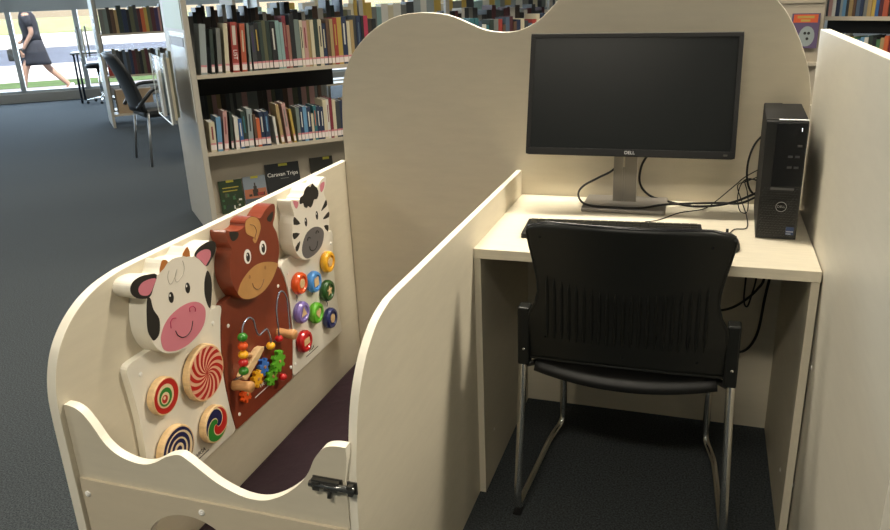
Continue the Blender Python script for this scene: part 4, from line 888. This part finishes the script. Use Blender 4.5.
# ================================================================== PERSON WALKING OUTSIDE
def skin_mesh(name, verts, edges, radii, m, parent, M, sub=2):
    me = bpy.data.meshes.new(name); me.from_pydata([M @ Vector(v) for v in verts], edges, [])
    o = bpy.data.objects.new(name, me); COL.objects.link(o)
    md = o.modifiers.new('k', 'SKIN'); sm_ = o.modifiers.new('s', 'SUBSURF'); sm_.levels = sub; sm_.render_levels = sub
    for i, r in enumerate(radii): me.skin_vertices[0].data[i].radius = (r[0], r[1]) if isinstance(r, tuple) else (r, r)
    me.skin_vertices[0].data[0].use_root = True
    dg = bpy.context.evaluated_depsgraph_get(); m2 = bpy.data.meshes.new_from_object(o.evaluated_get(dg))
    bpy.data.objects.remove(o)
    bm = bmesh.new(); bm.from_mesh(m2)
    return obj(name, bm, m, parent, smooth=True)
PX = Matrix.Translation((-10.72, 9.14, -.16)) @ Matrix.Rotation(math.atan2(-WU.y, -WU.x)-R(90), 4, 'Z')
# local: y = walking direction (to the left of the picture), x = person's right
t = thing('person', 'person walking past outside the window in a dark top, knee-length dark skirt and white shoes', 'person', tuple(PX.translation), PX.to_euler().z)
SKN = mat('skin', (.40, .24, .17), .6); CL = mat('dark_clothing', (.018, .020, .030), .85, noise=(20, .3)); HR = mat('hair_brown', (.06, .035, .02), .7)
V = [(0, 0, .93), (0, .0, 1.10), (0, .01, 1.28), (0, .02, 1.42), (0, .03, 1.50), (0, .045, 1.60), (0, .045, 1.70),           # 0-6 spine, neck, head
     (-.09, .02, .88), (-.095, .20, .50), (-.095, .30, .10), (-.095, .42, .045),                                             # 7-10 left leg forward
     (.09, -.02, .88), (.095, -.15, .52), (.095, -.44, .20), (.095, -.37, .085),                                             # 11-14 right leg back, heel up
     (-.18, .01, 1.40), (-.22, -.05, 1.13), (-.20, .10, .93), (-.195, .14, .86),                                             # 15-18 left arm
     (.18, .01, 1.40), (.22, .02, 1.12), (.19, .20, .98), (.17, .27, .95)]                                                   # 19-22 right arm
Ed = [(0, 1), (1, 2), (2, 3), (3, 4), (4, 5), (5, 6), (0, 7), (7, 8), (8, 9), (9, 10), (0, 11), (11, 12), (12, 13), (13, 14), (3, 15), (15, 16), (16, 17), (17, 18), (3, 19), (19, 20), (20, 21), (21, 22)]
Rd = [(.155, .12), (.13, .10), (.15, .11), (.14, .09), (.055, .055), (.085, .095), (.07, .08), .09, .062, .042, .035, .09, .062, .045, .035, .055, .043, .032, .03, .055, .043, .032, .03]
body = skin_mesh('body', V, Ed, Rd, SKN, t, PX)
# clothing
def loft(name, rings, m, parent, M, n=28):
    bm = bmesh.new(); RR = []
    for (cx, cy, cz, a, b) in rings:
        RR.append([bm.verts.new(M @ Vector((cx+a*math.cos(2*math.pi*k/n), cy+b*math.sin(2*math.pi*k/n), cz))) for k in range(n)])
    for i in range(len(RR)-1):
        for k in range(n): bm.faces.new((RR[i][k], RR[i][(k+1) % n], RR[i+1][(k+1) % n], RR[i+1][k]))
    return obj(name, bm, m, parent, smooth=True, solid=.006)
loft('skirt', [(0, .01, .585, .195, .25), (0, .01, .66, .195, .225), (0, 0, .78, .205, .19), (0, 0, .92, .195, .165), (0, 0, 1.04, .165, .14)], CL, t, PX)
loft('top', [(0, 0, 1.0, .175, .15), (0, 0, 1.12, .165, .135), (0, .01, 1.28, .185, .145), (0, .015, 1.40, .20, .125), (0, .02, 1.47, .13, .09), (0, .03, 1.505, .075, .075)], CL, t, PX)
for sx, p in ((-1, V[15:18]), (1, V[19:22])):
    bm = tb([PX @ Vector(p[0]), PX @ (Vector(p[0])*.35+Vector(p[1])*.65)], [.075, .06], 14); obj('sleeve', bm, CL, t, smooth=True)
bm = bmesh.new(); ball(bm, (0, 0, 0), 1)
for v in bm.verts: v.co = PX @ Vector((v.co.x*.095, .025+v.co.y*.115, 1.665+v.co.z*.12))
obj('hair', bm, HR, t, smooth=True)
for cx, cy, cz, pitch in ((-.095, .36, .04, 0), (.095, -.42, .115, 50)):
    bm = bmesh.new(); ball(bm, (0, 0, 0), 1); S_ = PX @ Matrix.Translation((cx, cy, cz)) @ Matrix.Rotation(R(-pitch), 4, 'X')
    for v in bm.verts: v.co = S_ @ Vector((v.co.x*.05, v.co.y*.145, max(-.04, v.co.z*.055)))
    obj('shoe', bm, mat('shoe_white', (.75, .78, .80), .6), t, smooth=True)
# hands with fingers
HB = mathutils_hand = None
for hx, hy, hz, sx in ((-.195, .155, .83, -1), (.168, .295, .935, 1)):
    V2 = [(hx, hy, hz), (hx, hy+.01, hz-.05)]; E2 = [(0, 1)]; R2 = [(.020, .034), (.016, .036)]
    for k in range(4):
        b0 = len(V2); y_ = hy-.018+.014*k
        V2 += [(hx, y_+.01, hz-.065), (hx-.008*sx, y_+.012, hz-.095+.004*abs(k-2)), (hx-.022*sx, y_+.012, hz-.112+.006*abs(k-2))]
        E2 += [(1, b0), (b0, b0+1), (b0+1, b0+2)]; R2 += [.009, .0085, .0075]
    b0 = len(V2); V2 += [(hx-.012*sx, hy+.035, hz-.025), (hx-.02*sx, hy+.045, hz-.055)]; E2 += [(0, b0), (b0, b0+1)]; R2 += [.011, .009]
    skin_mesh('hand', V2, E2, R2, SKN, body, PX, 1)
b_ = thing('handbag', 'dark bag held in front of the person walking outside', 'bag', tuple(PX @ Vector((.165, .36, .62))), PX.to_euler().z)
obj('bag_body', box(bmesh.new(), .10, .235, .20, .46, .66, .86, M=PX), mat('bag_dark', (.02, .022, .02), .7), b_, bevel=.02)
obj('bag_strap', tb([PX @ Vector(p) for p in ((.165, .22, .86), (.165, .25, .885), (.168, .31, .895), (.165, .38, .885), (.165, .43, .86))], .007, 8, sm=4), mat('bag_dark', (.02, .022, .02), .7), b_, smooth=True)

# ================================================================== LIGHT
WARM = (1.0, .915, .76)
panels = [(-.35, .52, 52), (-3.2, .4, 40), (2.1, .52, 90), (-.8, 3.0, 45), (2.4, 3.2, 60), (-4.8, 2.9, 35), (.2, -2.7, 52), (-3.0, -2.7, 42), (-2.6, 5.6, 40)]
for i, (x, y, EN) in enumerate(panels):
    where = ['above the low partition', 'above and left of the play pen', 'to the right of the tall divider', 'above the nearest bookcase', 'above the right bookcase', 'above the arm chair', 'behind the camera', 'behind and left of the camera', 'above the bookcase beyond'][i]
    t = thing('ceiling_light', 'long warm ceiling light '+where, 'ceiling light', (x, y, 2.93), 0, 'ceiling lights')
    bm = bmesh.new()
    box(bm, -.62, .62, -.17, -.15, 0, .068); box(bm, -.62, .62, .15, .17, 0, .068); box(bm, -.62, -.60, -.149, .149, 0, .068); box(bm, .60, .62, -.149, .149, 0, .068)
    obj('frame', bm, ALU, t, local=True)
    obj('diffuser', box(bmesh.new(), -.599, .599, -.149, .149, .03, .034), mat('diffuser', (.9, .9, .88), .6, emit=(WARM, 3.0)), t, local=True)
    L = bpy.data.lights.new('ceiling_lamp', 'AREA'); L.shape = 'RECTANGLE'; L.size = 1.18; L.size_y = .28; L.energy = EN; L.color = WARM; L.spread = R(150)
    lo = bpy.data.objects.new('ceiling_lamp', L); COL.objects.link(lo); lo.location = (x, y, 2.95)
# daylight through the window wall
L = bpy.data.lights.new('window_daylight', 'AREA'); L.shape = 'RECTANGLE'; L.size = 18; L.size_y = 2.6; L.energy = 1100; L.color = (.62, .82, 1.0)
lo = bpy.data.objects.new('window_daylight', L); COL.objects.link(lo)
p = wf(4.0, .35, 1.6); lo.location = p; lo.rotation_euler = Vector((WN.x, WN.y, .12)).to_track_quat('Z', 'Y').to_euler()
S = bpy.data.lights.new('sun', 'SUN'); S.energy = 9; S.color = (1, .96, .88); S.angle = .01
so = bpy.data.objects.new('sun', S); COL.objects.link(so); so.rotation_euler = Vector((.62, -.45, 1.25)).to_track_quat('Z', 'Y').to_euler()
w = bpy.data.worlds.new('world'); scn.world = w; w.use_nodes = True
nt = w.node_tree; bg = nt.nodes['Background']; sky = nt.nodes.new('ShaderNodeTexSky')
sky.sky_type = 'NISHITA'; sky.sun_disc = False; sky.sun_elevation = R(50); sky.air_density = 1.0; sky.dust_density = 2
nt.links.new(sky.outputs[0], bg.inputs[0]); bg.inputs[1].default_value = .35
scn.view_settings.view_transform = 'Standard'; scn.view_settings.look = 'None'; scn.view_settings.gamma = 1; scn.view_settings.exposure = 0.1
